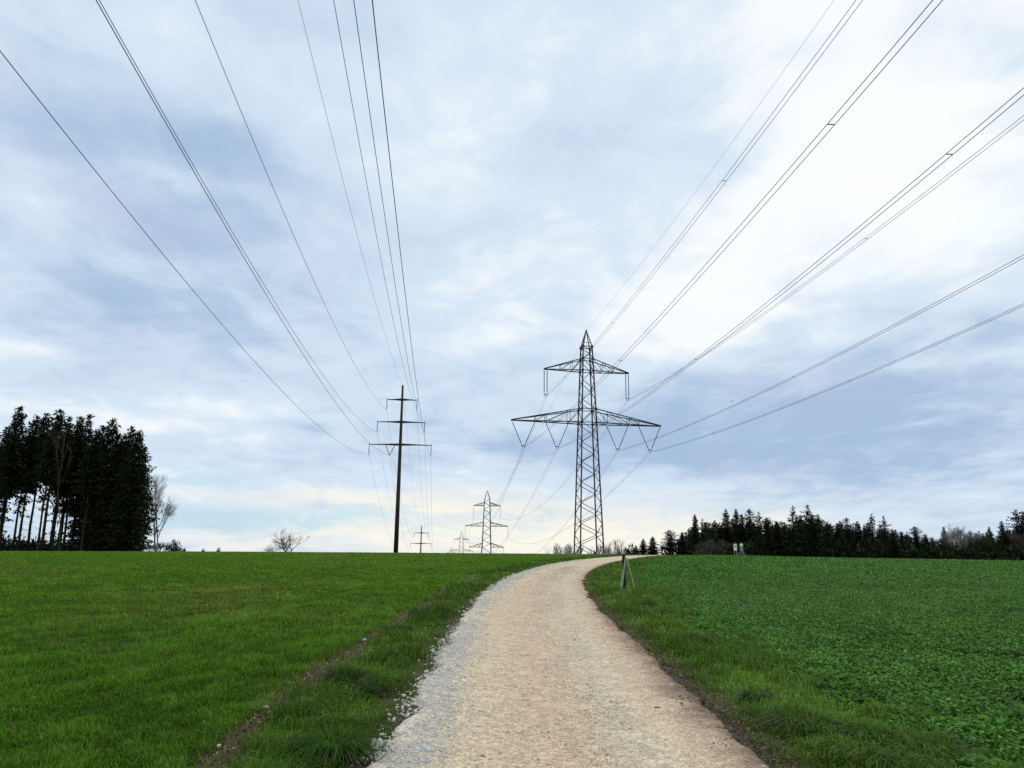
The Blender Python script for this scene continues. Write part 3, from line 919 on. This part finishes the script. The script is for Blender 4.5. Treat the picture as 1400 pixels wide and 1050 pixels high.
for s in range(4):   # grove spruces: bare below, ragged crown above
    make_proto(('bare', s), dict(h=27, z0=12.5 + s * .9, rmax=3.2 - .15 * s, seed=20 + s, ragged=.5, power=.5, dens=1.6, droop=.3, low=3.0 + .7 * s), dict(h=27, r0=.30, seed=s, dead=(4, 13), lean=.0))
for s in range(3):   # see-through middle spruces with low boughs
    make_proto(('mid', s), dict(h=26, z0=8.0 - s, rmax=3.4, seed=120 + s, ragged=.7, power=.55, dens=1.25, droop=.3, low=3.0), dict(h=26, r0=.3, seed=59 + s, dead=(2, 8)))
for s in range(3):   # grove edge: clothed to the ground
    make_proto(('full', s), dict(h=25, z0=.8, rmax=4.3 - .3 * s, seed=40 + s, ragged=.35, power=.55, dens=1.55), dict(h=25, r0=.3, seed=9 + s))
for s in range(4):   # wood spruces
    make_proto(('wood', s), dict(h=18, z0=.8, rmax=4.3 - .3 * s, seed=60 + s, ragged=.4, power=.72, dens=1.5), dict(h=18, r0=.22, seed=19 + s))
for s in range(3):   # scraggy, see-through
    make_proto(('thin', s), dict(h=18, z0=2.0, rmax=4.2, seed=80 + s, ragged=.8, power=.7, dens=.85, droop=.05), dict(h=18, r0=.22, seed=29 + s, dead=(2, 9)))


for s in range(3):   # broad ragged pines
    make_proto(('pine', s), dict(h=18, z0=5.0, rmax=3.9 - .3 * s, seed=140 + s, ragged=.8, power=.42, dens=1.1, droop=.0, low=1.5), dict(h=18, r0=.24, seed=79 + s, dead=(2, 6)))


def tree(kind, s, x, y, top_z, rz, label, group, name='spruce_tree', width=1.0):
    cm, tm, h = PROTO[(kind, s)]
    zb = float(zt(x, y))
    root = empty(name, (x, y, zb), rz)
    k = (top_z - zb) / h
    root.scale = (k * width, k * width, k)
    tag(root, label, 'tree', group)
    link('crown', cm, M['spruce'], root); link('trunk', tm, M['bark'], root)
    return root


ORD = ['first', 'second', 'third', 'fourth', 'fifth', 'sixth', 'seventh', 'eighth', 'ninth', 'tenth', 'eleventh', 'twelfth', 'thirteenth', 'fourteenth', 'fifteenth',
       'sixteenth', 'seventeenth', 'eighteenth', 'nineteenth', 'twentieth']


def nth(i):
    if i < 20: return ORD[i]
    tens = {2: 'twenty', 3: 'thirty', 4: 'forty', 5: 'fifty'}
    d, u_ = divmod(i + 1, 10)
    return {2: 'twentieth', 3: 'thirtieth', 4: 'fortieth', 5: 'fiftieth'}[d] if u_ == 0 else tens[d] + '-' + ORD[u_ - 1]


GG = 'spruces of the dark grove in the left field'
grove = [(2, 612, 'mid', 0, 146), (12, 585, 'bare', 2, 158), (19, 600, 'bare', 1, 168), (28, 557, 'bare', 0, 150), (41, 592, 'bare', 3, 163), (47, 598, 'bare', 2, 170), (51, 570, 'bare', 1, 152), (64, 566, 'bare', 2, 158),
         (75, 582, 'bare', 3, 147), (83, 562, 'bare', 1, 152), (89, 596, 'bare', 3, 169), (95, 571, 'bare', 0, 160), (99, 600, 'bare', 1, 172), (103, 590, 'bare', 3, 162), (110, 571, 'bare', 2, 154), (116, 600, 'bare', 2, 170), (122, 568, 'mid', 1, 158),
         (132, 590, 'bare', 1, 149), (141, 583, 'full', 2, 156), (155, 574, 'full', 2, 160), (163, 594, 'full', 1, 152), (171, 594, 'full', 2, 154), (181, 584, 'full', 0, 153), (191, 590, 'full', 0, 150), (198, 612, 'full', 1, 157)]
r = random.Random(5)
for i, (px, py, kd, s, Yd) in enumerate(grove):
    p = at(px, py, Yd)
    if px == 28: lb = 'tallest spruce of the left grove, with a broad ragged top near the picture edge'
    elif px == 191: lb = 'dense spruce with branches down to the grass at the right end of the left grove'
    else: lb = {'bare': 'bare trunked', 'mid': 'ragged', 'full': 'densely branched'}[kd] + ' dark spruce, %s treetop from the left in the grove' % nth(i)
    tree(kd, s, p[0], Yd, p[2], r.uniform(0, 6.28), lb, GG, width=(1.0 if kd == 'full' else .95) * r.uniform(.85, 1.1))

# wood on the right, front row
wood = [(869, 746, 'w'), (879, 737, 'w'), (892, 734, 'w'), (915, 725, 'w'), (933, 728, 'w'), (950, 704, 'w'), (960, 710, 't'), (966, 714, 't'), (975, 718, 'w'), (983, 716, 'w'),
        (992, 697, 'w'), (1006, 697, 'w'), (1014, 704, 'w'), (1024, 696, 'w'), (1037, 700, 't'), (1048, 708, 't'), (1062, 714, 'w'), (1071, 720, 'w'), (1084, 693, 't'), (1094, 706, 'w'),
        (1104, 691, 't'), (1110, 704, 'w'), (1118, 704, 'w'), (1131, 714, 'w'), (1144, 716, 'w'), (1157, 708, 't'), (1172, 713, 'w'), (1181, 718, 'w'), (1191, 703, 's'), (1208, 706, 's'),
        (1220, 725, 'w'), (1233, 728, 'w'), (1240, 727, 't'), (1251, 720, 'w'), (1266, 733, 'w'), (1275, 737, 'w'), (1290, 721, 'w'), (1326, 727, 't'), (1338, 726, 'w'), (1352, 721, 'w'),
        (1369, 713, 'w'), (1389, 698, 't'), (1398, 700, 'w')]
GW = 'spruces along the front of the wood on the right'
for i, (px, py, kd) in enumerate(wood):
    Yd = 255 + r.uniform(-12, 12) if px > 905 else 268 + r.uniform(-5, 10)
    p = at(px, py, Yd)
    lb = {'w': 'dark dense spruce', 't': 'ragged dark conifer', 's': 'thin see-through conifer'}[kd] + ', %s treetop from the left in the right wood' % nth(i)
    if i == 5: lb = 'first tall pointed spruce at the left end of the right hand wood'
    if i == 11: lb = 'dark spruce directly above the two white marker boards'
    if i == 20: lb = 'highest ragged conifer in the middle of the right hand wood'
    if i == 41: lb = 'tall ragged conifer close to the right picture edge'
    kk = 'wood' if kd == 'w' and i % 5 != 3 else ('pine' if kd != 's' and i % 2 else 'thin')
    tree(kk, i % 4 if kk == 'wood' else i % 3, p[0], Yd, p[2], r.uniform(0, 6.28), lb, GW, width={'w': 1.15, 't': 1.1, 's': 1.05}[kd] * r.uniform(.85, 1.15) * (1.45 if px < 930 else 1))
# inner rows
k = 0
for px in np.arange(930, 1410, 6.0):
    if 1042 < px < 1050: continue
    pyy = np.interp(px, [935, 990, 1100, 1200, 1280, 1330, 1400], [728, 716, 712, 723, 738, 737, 724]) + r.uniform(-7, 7)
    Yd = r.uniform(268, 300); p = at(px + r.uniform(-3, 3), pyy, Yd)
    tree('pine' if k % 3 == 1 else 'wood', k % 3, p[0], Yd, p[2], r.uniform(0, 6.28), 'dark spruce of the inner rows behind the front of the right hand wood', 'inner row spruces of the right hand wood', width=1.35)
    k += 1


# bare trees
def bare_tree_mesh(h, seed, spread=.55, levels=5, trunk_f=.25, r0=.16, nb=3, stems=1, up=.25, min_r=.012):
    r = np.random.default_rng(seed); tr = MB(); br = MB()
    def go(p, d, L, rad, lv):
        n = 3; pts = [p]; q = p; dd = d
        for i in range(n):
            dd = dd + r.normal(0, .10, 3) + np.array([0, 0, up * .12]); dd = dd / np.linalg.norm(dd)
            q = q + dd * L / n; pts.append(q)
        (tr if lv == 0 else br).tube(pts, np.linspace(rad, max(rad * .62, min_r), n + 1), 5 if lv < 2 else 3, cap=False)
        if lv >= levels: return
        kids = nb + (1 if r.random() < .5 else 0)
        for kx in range(kids):
            f = r.uniform(.45, 1.0) if kx else 1.0
            s = pts[0] * (1 - f) + pts[-1] * f if f < 1 else pts[-1]
            if f < 1:
                fi = f * n; i0 = min(n - 1, int(fi)); s = pts[i0] * (1 - (fi - i0)) + pts[i0 + 1] * (fi - i0)
            ax = r.normal(0, 1, 3); ax -= dd * ax.dot(dd); ax /= np.linalg.norm(ax)
            ang = spread * r.uniform(.5, 1.25) * (.45 if kx == 0 else 1)
            nd = dd * math.cos(ang) + ax * math.sin(ang); nd[2] += up * .25; nd /= np.linalg.norm(nd)
            go(s, nd, L * r.uniform(.58, .85), max(rad * r.uniform(.45, .65), min_r), lv + 1)
    for s in range(stems):
        a = 6.283 * s / stems + r.uniform(0, 1)
        d = np.array([math.cos(a) * .25 * (stems > 1), math.sin(a) * .25 * (stems > 1), 1.0]); d /= np.linalg.norm(d)
        p0 = np.array([math.cos(a) * .3 * (stems > 1), math.sin(a) * .3 * (stems > 1), -1.0])
        go(p0, d, h * trunk_f + 1.0, r0, 0)
    zmax = max(v[:, 2].max() for v in br.V)
    k = h / zmax
    for mb in (tr, br): mb.V = [v * k for v in mb.V]
    return tr.mesh('trunk'), br.mesh('crown')


BP = {}
BP['apple'] = bare_tree_mesh(8.0, 9, .78, 4, .22, .15, 3, 3, .10, .014)
BP['birch'] = bare_tree_mesh(18.0, 8, .42, 6, .24, .2, 3, 1, .35, .012)
BP['fan'] = bare_tree_mesh(18.0, 47, .46, 5, .14, .11, 3, 2, .35, .010)
BP['sparse'] = bare_tree_mesh(18.0, 31, .42, 4, .42, .09, 2, 1, .3, .022)
BP['broad'] = bare_tree_mesh(14.0, 12, .55, 5, .25, .18, 3, 1, .3, .028)
BP['shrub'] = bare_tree_mesh(4.0, 15, .5, 4, .22, .05, 3, 5, .25, .016)


def bare(key, h0, px, py, Yd, label, group, cat='tree', name='bare_tree', pale=False, width=1.0, lean=0.0):
    p = at(px, py, Yd); zb = float(zt(p[0], Yd)); k = (p[2] - zb) / h0
    root = empty(name, (p[0], Yd, zb), r.uniform(0, 6.28)); root.scale = (k * width, k * width, k)
    tag(root, label, cat, group)
    tm, cm = BP[key]
    mt = M['paltwig'] if pale else M['twig']
    for nm, me in (('crown', cm), ('trunk', tm)):
        if not me.materials: me.materials.append(mt)
        o = link(nm, me, None, root)
        o.material_slots[0].link = 'OBJECT'; o.material_slots[0].material = mt
    return root


GB = 'leafless trees on the skyline'
bare('apple', 8, 396, 721, 185, 'lone round leafless tree on the skyline between the grove and the steel pole', GB, width=1.25)
bare('apple', 8, 372, 743, 186, 'low leafless bush at the left foot of the lone round tree', GB, 'bush', 'bare_bush', width=1.3, pale=True)
bare('fan', 18, 224, 642, 165, 'pale leafless tree behind the right end of the left grove', GB, pale=True, width=1.0)
bare('sparse', 18, 106, 574, 143, 'leafless tree with pale forked branches standing among the grove spruces', GB, width=.9)
for px, py, lb in ((764, 741, 'leafless tree on the skyline, farthest left of the nearest pylon foot'), (775, 742, 'leafless tree on the skyline, second left of the nearest pylon foot'), (783, 743, 'leafless tree half hidden by the left legs of the nearest pylon'),
                   (828, 742, 'leafless tree just right of the nearest pylon foot'), (842, 735, 'tallest leafless tree between the nearest pylon and the small conifers'), (854, 745, 'small leafless tree left of the first small conifer')):
    bare('broad', 14, px, py, 330, lb, GB, pale=True)
for px, py, lb in ((1303, 720, 'grey leafless tree, left one of the bare clump in the wood'), (1314, 715, 'grey leafless tree, highest of the bare clump in the wood'), (1322, 722, 'grey leafless tree, right one of the bare clump in the wood'),
                   (1283, 733, 'small grey leafless tree left of the bare clump in the wood'), (1345, 728, 'grey leafless tree between dark spruces near the right edge'), (1382, 722, 'grey leafless tree behind the last spruces at the right'),
                   (1332, 731, 'low grey leafless tree right of the bare clump'), (903, 742, 'grey leafless tree between the small conifers and the wood')):
    bare('birch', 18, px, py, 252, lb, 'leafless trees in the right hand wood', pale=px in (1303, 1314, 1322), width=1.2)
bare('shrub', 4, 974, 735, 238, 'grey rounded leafless bush before the dark wood', 'bare bushes', 'bush', 'bare_bush', width=1.5)
bare('shrub', 4, 958, 750, 236, 'low grey leafless bush left of the rounded one before the wood', 'bare bushes', 'bush', 'bare_bush', width=2.0)
for i, (px, py) in enumerate(((206, 744), (216, 741), (224, 740), (231, 745), (240, 748))):
    bare('shrub', 4, px, py, 168, 'thin leafless bush, %s from the left beside the grove end' % ORD[i], 'bare bushes', 'bush', 'bare_bush', width=1.2)
# evergreen bushes
def bush_mesh(seed, n=420):
    r = np.random.default_rng(seed)
    a = r.uniform(0, 6.283, n); e = np.arccos(r.uniform(-.2, 1, n)); q = r.uniform(.45, 1, n) * (1 + .3 * np.sin(3 * a + seed) * np.sin(e))
    P = np.stack([np.cos(a) * np.sin(e) * q, np.sin(a) * np.sin(e) * q, np.cos(e) * q * .95 + .02], -1)
    D = P + r.normal(0, .5, P.shape); D /= np.linalg.norm(D, axis=1)[:, None]
    Sd = np.cross(D, r.normal(0, 1, P.shape)); Sd /= np.linalg.norm(Sd, axis=1)[:, None]
    V = tri_cards(P, D, Sd, r.uniform(.12, .35, n), r.uniform(.08, .22, n), r)
    C = np.array([.022, .034, .015]) * np.exp(r.normal(0, .4, (n, 1)))
    return mesh_np('foliage', V, [np.arange(len(V)).reshape(-1, 3)], np.repeat(C, 3, 0))


BM = [bush_mesh(3), bush_mesh(8), bush_mesh(13)]
UNDER = [(px, 731 + (i * 7) % 13, 13 + (i * 5) % 6, 151 + (i * 3) % 7, 'dark undergrowth bush, %s from the left under the grove' % ORD[i]) for i, px in enumerate((3, 16, 30, 41, 54, 66, 79, 92, 104, 116, 128, 140))]
UNDER += [(px, 738 + (i * 5) % 9, 20, 249, 'dark undergrowth bush along the foot of the right hand wood') for i, px in enumerate(range(925, 1420, 24))]
def stem_mesh():
    m = MB()
    for a in range(4): m.bar((0, 0, -.5), (math.cos(a * 1.57) * .4, math.sin(a * 1.57) * .4, .6), .06, .02)
    return m.mesh('stems')
SM = stem_mesh()
for i, (px, top, wpx, Yd, lb) in enumerate([
    (240, 739, 9, 160, 'dark evergreen bush right of the grove on the skyline'), (252, 749, 3, 160, 'tiny dark bush on the skyline, nearest to the grove'), (278, 750, 2.4, 160, 'tiny dark bush on the skyline midway between grove and lone tree'),
    (299, 749, 2.8, 160, 'tiny dark bush on the skyline, nearest to the lone tree'), (862, 744, 10, 262, 'broad dark evergreen bush on the skyline above the strutted post'), (836, 751, 6, 262, 'low dark evergreen bush right of the nearest pylon foot'),
    (846, 749, 6, 262, 'dark evergreen bush between the pylon foot and the broad bush'), (813, 752, 2.2, 172, 'tiny dark bush between the legs of the nearest pylon'), (1047, 752, 16, 248, 'low dark bush filling the gap in the right hand wood')] + UNDER):
    p = at(px, top, Yd); zb = float(zt(p[0], Yd)); w = wpx / FPX * Yd; ug = 'undergrowth' in lb
    root = empty('evergreen_bush', (p[0], Yd, zb), r.uniform(0, 6)); root.scale = (w, w, max(.3, (p[2] - zb)))
    tag(root, lb, 'bush', ('undergrowth of the grove' if px < 300 else 'undergrowth of the right hand wood') if ug else 'dark evergreen bushes')
    link('foliage', BM[i % 3], M['spruce'], root); link('stems', SM, M['bark'], root)

# ------------------------------------------------------------------ strutted post, marker boards, stake, bird
px_, py_ = 3.50, 24.9
zb = float(zt(px_, py_))
root = empty('fence_post', (px_, py_, zb))
tag(root, 'dark wooden post propped by two pale green struts on the grass inside the bend', 'post')
m = MB()
m.box((.095, .10, .50), (.09, .09, 1.12)); m.box((.095, .10, 1.075), (.078, .078, .03))
m.build('post', M['wood'], root)
m = MB(); m.bar((-.05, -.07, -.06), (.145, .03, .97), .085, .045); m.build('strut', M['greenwood'], root)
m = MB(); m.bar((.42, -.12, -.06), (.175, .035, .98), .04); m.build('strut', M['greenwood'], root)


def marker(px, base_y, Yd, label, kind):
    p = at(px, base_y, Yd); x = p[0]; zb = float(zt(x, Yd))
    root = empty('marker_board', (x, Yd, zb), -.3)
    tag(root, label, 'marker', 'white marker boards at the field edge')
    H = 2.0
    if kind == 0:
        for e in (-.15, .15):
            m = MB(); m.bar((e, 0, -.3), (e, 0, .95), .085); m.build('leg', M['greyg'] if e < 0 else M['greyg'], root)
        m = MB(); m.box((0, 0, 1.30), (.42, .13, .86)); m.build('panel', M['white'], root)
        m = MB(); m.box((0, -.075, 1.40), (.24, .02, .12)); m.build('plate', M['greenpaint'], root)
        m = MB(); m.box((0, 0, 1.79), (.46, .17, .12)); m.box((0, 0, 1.87), (.30, .12, .05)); m.build('cap', M['greenpaint'], root)
    else:
        for e in (-.14, .14):
            m = MB(); m.bar((e, 0, -.3), (e, 0, .8), .085); m.build('leg', M['greyg'], root)
        m = MB(); m.box((0, 0, 1.10), (.40, .13, .62)); m.build('panel', M['greyg'], root)
        m = MB(); m.box((0, 0, 1.62), (.40, .13, .34)); m.build('panel', M['white'], root)
        m = MB(); m.box((0, -.01, 1.43), (.41, .15, .05)); m.build('plate', M['darkleg'], root)
        m = MB(); m.box((0, 0, 1.84), (.30, .15, .1)); m.build('cap', M['greyg'], root)
        m = MB(); m.bar((.52, 0, -.2), (.2, 0, .75), .08); m.build('brace', M['greyg'], root)
        m = MB(); m.bar((-.52, 0, .52), (-.16, 0, .52), .13); m.bar((-.5, 0, -.2), (-.5, 0, .5), .08); m.build('side_rail', M['greyg'], root)
    return root


marker(1006, 762, 106, 'left white marker board with green cap on two grey legs at the field edge', 0)
marker(1014.5, 762, 106, 'right white marker board with a slanting brace and low side rail', 1)
p = at(990.5, 761, 112)
m = MB(); m.bar((0, 0, -.3), (0, 0, 1.0), .075, .06); m.box((0, 0, 1.0), (.09, .09, .04))
o = m.build('stake', M['darkleg']); o.location = (p[0], 112, float(zt(p[0], 112)))
tag(o, 'thin grey stake standing alone left of the white marker boards', 'stake')

p = at(1001, 549, 110)
root = empty('bird', p, .5)
tag(root, 'tiny dark bird flying in the sky right of the nearest pylon', 'bird')
m = MB(); m.tube([(-.16, 0, 0), (-.08, 0, .01), (0, 0, .015), (.09, 0, .01), (.14, 0, .015), (.17, 0, .01)], [.008, .03, .045, .035, .025, .005], 7); m.build('body', M['bird'], root, True)
for s in (-1, 1):
    m = MB(); m.add([(.07, s * .02, .02), (-.06, s * .02, .015), (-.08, s * .2, .07), (.05, s * .2, .085), (-.10, s * .4, .03), (.07, s * .02, .03), (-.06, s * .02, .025), (-.08, s * .2, .08), (.05, s * .2, .095)],
                    [(0, 1, 2, 3), (3, 2, 4), (8, 7, 6, 5), (4, 7, 8)])
    m.build('wing', M['bird'], root)

# ------------------------------------------------------------------ light and sky
SUN_AZ, SUN_EL = az_el(1230, 170)
sun_d = bpy.data.lights.new('sun', 'SUN'); sun_d.energy = 1.5; sun_d.angle = math.radians(18); sun_d.color = (1, .955, .88)
sun = bpy.data.objects.new('sun', sun_d); COL.objects.link(sun)
dv = Vector((math.sin(SUN_AZ) * math.cos(SUN_EL), math.cos(SUN_AZ) * math.cos(SUN_EL), math.sin(SUN_EL)))
sun.rotation_euler = (-dv).to_track_quat('-Z', 'Y').to_euler()
sun.location = dv * 500

W = bpy.data.worlds.new('World'); S.world = W; W.use_nodes = True
nt = W.node_tree; nt.nodes.clear(); L = nt.links


def val(x):
    return x


class NX:
    """tiny expression helper on sockets"""
    @staticmethod
    def m(op, a, b=None, c=None, clamp=False):
        n = nt.nodes.new('ShaderNodeMath'); n.operation = op; n.use_clamp = clamp
        for i, v in enumerate((a, b, c)):
            if v is None: continue
            if isinstance(v, (int, float)): n.inputs[i].default_value = v
            else: L.new(v, n.inputs[i])
        return n.outputs[0]

    @staticmethod
    def ramp(v, a, b, lo=0., hi=1.):
        n = nt.nodes.new('ShaderNodeMapRange'); n.interpolation_type = 'SMOOTHSTEP'
        n.inputs['From Min'].default_value = a; n.inputs['From Max'].default_value = b
        n.inputs['To Min'].default_value = lo; n.inputs['To Max'].default_value = hi
        L.new(v, n.inputs['Value']); return n.outputs['Result']

    @staticmethod
    def mix(f, a, b):
        n = nt.nodes.new('ShaderNodeMix'); n.data_type = 'RGBA'
        if isinstance(f, (int, float)): n.inputs[0].default_value = f
        else: L.new(f, n.inputs[0])
        for i, v in ((6, a), (7, b)):
            if isinstance(v, tuple): n.inputs[i].default_value = (*v, 1)
            else: L.new(v, n.inputs[i])
        return n.outputs[2]


tc = nt.nodes.new('ShaderNodeTexCoord')
sep = nt.nodes.new('ShaderNodeSeparateXYZ'); L.new(tc.outputs['Generated'], sep.inputs[0])
dx_, dy_, dz_ = sep.outputs
m = NX.m
zc = m('MAXIMUM', dz_, 0.0)
den = m('ADD', zc, .16)
pxn = m('DIVIDE', dx_, den); pyn = m('DIVIDE', dy_, den)


def noise(scale, sx=1., sy=1., rot=0., off=(0, 0, 0), detail=6, rough=.55, dist=0.):
    cmb = nt.nodes.new('ShaderNodeCombineXYZ'); L.new(pxn, cmb.inputs[0]); L.new(pyn, cmb.inputs[1])
    mp = nt.nodes.new('ShaderNodeMapping'); mp.inputs['Rotation'].default_value = (0, 0, rot); mp.inputs['Scale'].default_value = (sx, sy, 1); mp.inputs['Location'].default_value = off
    L.new(cmb.outputs[0], mp.inputs['Vector'])
    n = nt.nodes.new('ShaderNodeTexNoise'); n.inputs['Scale'].default_value = scale; n.inputs['Detail'].default_value = detail; n.inputs['Roughness'].default_value = rough; n.inputs['Distortion'].default_value = dist
    L.new(mp.outputs[0], n.inputs['Vector'])
    return n.outputs['Fac']


az = m('ARCTAN2', dx_, dy_); el = m('ARCSINE', dz_)
wA = noise(1.1, off=(3, 1, 0), detail=5); wB = noise(1.1, off=(8, 5, 2), detail=5)
azw = m('ADD', az, m('MULTIPLY', m('SUBTRACT', wA, .5), .30))
elw = m('ADD', el, m('MULTIPLY', m('SUBTRACT', wB, .5), .16))


def blob(px, py, rx, ry, s, tilt=0., warp=1):
    """soft bank of cloud round a compass direction; sizes in photo pixels"""
    a, e = az_el(px, py)
    ax = m('SUBTRACT', azw if warp else az, a); ey = m('SUBTRACT', elw if warp else el, e)
    c_, s_ = math.cos(tilt), math.sin(tilt)
    u_ = m('ADD', m('MULTIPLY', ax, c_), m('MULTIPLY', ey, s_)); v_ = m('SUBTRACT', m('MULTIPLY', ey, c_), m('MULTIPLY', ax, s_))
    q = m('ADD', m('POWER', m('ABSOLUTE', m('MULTIPLY', u_, FPX / rx)), 2.), m('POWER', m('ABSOLUTE', m('MULTIPLY', v_, FPX / ry)), 2.))
    return m('MULTIPLY', m('EXPONENT', m('MULTIPLY', q, -1.)), s)


def total(items):
    s = items[0]
    for i in items[1:]: s = m('ADD', s, i)
    return s


sky = nt.nodes.new('ShaderNodeTexSky'); sky.sky_type = 'NISHITA'; sky.sun_disc = False
sky.sun_elevation = SUN_EL; sky.sun_rotation = SUN_AZ; sky.air_density = 1.0; sky.dust_density = 1.0

n_big = noise(1.15, 1, .75, .5, (1.3, 4.1, 0), 7, .58, .5)
n_str = noise(2.7, 1.3, .65, -.62, (5.2, 2.2, 0), 8, .6, .7)
n_fin = noise(7.5, 1.4, .5, -.55, (2.2, 7.7, 0), 8, .62, .4)
n_puf = noise(4.2, 1, 1, .3, (6.6, 3.1, 0), 7, .6, .8)
tex = m('ADD', m('ADD', m('MULTIPLY', n_big, .42), m('MULTIPLY', n_str, .20)), m('ADD', m('MULTIPLY', n_fin, .08), m('MULTIPLY', n_puf, .30)))

# brightness field: noise plus placed banks
bright = total([
    m('MULTIPLY', m('SUBTRACT', tex, .525), 4.0),
    blob(1270, 150, 340, 250, .66), blob(1010, 360, 290, 95, .7, .55), blob(1300, 320, 160, 60, .4, .2), blob(1060, 30, 170, 120, .3),
    blob(640, 440, 130, 40, .45, .2), blob(560, 400, 220, 45, .25, .3), blob(240, 70, 110, 60, .35), blob(30, 285, 110, 35, .55, -.5), blob(265, 250, 140, 35, .4, -.1),
    blob(640, 110, 240, 130, .30), blob(450, 660, 420, 40, .45), blob(250, 575, 260, 35, .35), blob(20, 470, 60, 14, .5), blob(720, 560, 90, 20, .2),
    blob(200, 190, 240, 55, -.5), blob(400, 280, 150, 55, -.45), blob(60, 205, 120, 50, -.25), blob(760, 180, 130, 60, -.34), blob(120, 350, 160, 50, -.30), blob(60, 430, 150, 30, -.25), blob(170, 440, 150, 30, -.15),
    blob(490, 425, 90, 45, -.35), blob(690, 510, 130, 40, -.30), blob(1250, 580, 420, 80, -.70, .05), blob(1380, 430, 120, 60, -.4), blob(960, 530, 220, 50, -.35, .25), blob(760, 610, 300, 55, -.4), blob(480, 605, 110, 18, -.35),
    blob(1290, 495, 130, 16, .45, .12), blob(1130, 600, 110, 12, .25), blob(1350, 590, 90, 9, .3),
])
shadow_c = (.385, .53, .73); mid_c = (.66, .785, .92); hi_c = (.93, .975, 1.0)
cl = NX.mix(NX.ramp(bright, -1.0, .10), shadow_c, mid_c)
cl = NX.mix(NX.ramp(bright, .0, .75), cl, hi_c)
# lavender tint drifting through the darker cloud
lav = NX.ramp(noise(2.2, 1, .8, .2, (9.1, .4, 0), 4), .45, .68, 0., .22)
cl = NX.mix(m('MULTIPLY', lav, NX.ramp(bright, .45, -.2)), cl, (.53, .57, .79))
# glow of the hidden sun
glow = m('MULTIPLY', m('ADD', blob(1250, 140, 280, 190, .42), blob(1080, 330, 230, 70, .28, .5)), NX.ramp(n_puf, .3, .6, .25, 1.))
cl = NX.mix(m('MINIMUM', glow, 1.), cl, (1.03, 1.03, 1.01))
# cream light low over the horizon
cream = total([blob(760, 738, 330, 40, 1.0, 0, 0), blob(470, 685, 260, 20, .6), blob(600, 705, 200, 14, .4), blob(380, 738, 240, 20, .55), blob(1000, 728, 110, 26, .5), blob(300, 708, 160, 16, -.6, 0, 0)])
cream = m('MULTIPLY', m('MAXIMUM', m('MINIMUM', cream, 1.), 0.), NX.ramp(n_str, .25, .55, .6, 1.))
cl = NX.mix(cream, cl, (.98, .945, .83))
# thin places where blue sky shows
thin = total([blob(300, 708, 150, 13, 1.1, 0, .0), blob(225, 637, 110, 8, .6), blob(480, 722, 200, 9, .5), blob(1150, 372, 40, 14, .45), blob(1370, 300, 60, 22, .5), blob(280, 748, 300, 10, -.4)])
thin = m('MULTIPLY', m('MAXIMUM', thin, 0.), NX.ramp(n_fin, .30, .52, .25, 1.))
sc = nt.nodes.new('ShaderNodeMix'); sc.data_type = 'RGBA'; sc.blend_type = 'MULTIPLY'; sc.inputs[0].default_value = 1
L.new(cl, sc.inputs[6]); sc.inputs[7].default_value = (10, 10, 10, 1)
blue = NX.mix(.7, sky.outputs[0], (4.6, 7.6, 9.6))
fin = NX.mix(m('MINIMUM', thin, .85), sc.outputs[2], blue)
# behind the camera and overhead: unseen overcast, made pale and neutral to lift bluish shading
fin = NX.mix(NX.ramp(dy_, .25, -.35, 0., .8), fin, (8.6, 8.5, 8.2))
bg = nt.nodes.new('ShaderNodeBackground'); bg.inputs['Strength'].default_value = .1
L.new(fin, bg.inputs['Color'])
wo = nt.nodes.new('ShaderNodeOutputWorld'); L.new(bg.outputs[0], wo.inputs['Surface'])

# ------------------------------------------------------------------ render
S.render.engine = 'CYCLES'
S.cycles.use_denoising = False
S.cycles.max_bounces = 6
S.view_settings.view_transform = 'Standard'
S.view_settings.look = 'None'
S.view_settings.exposure = 0
S.view_settings.gamma = 1
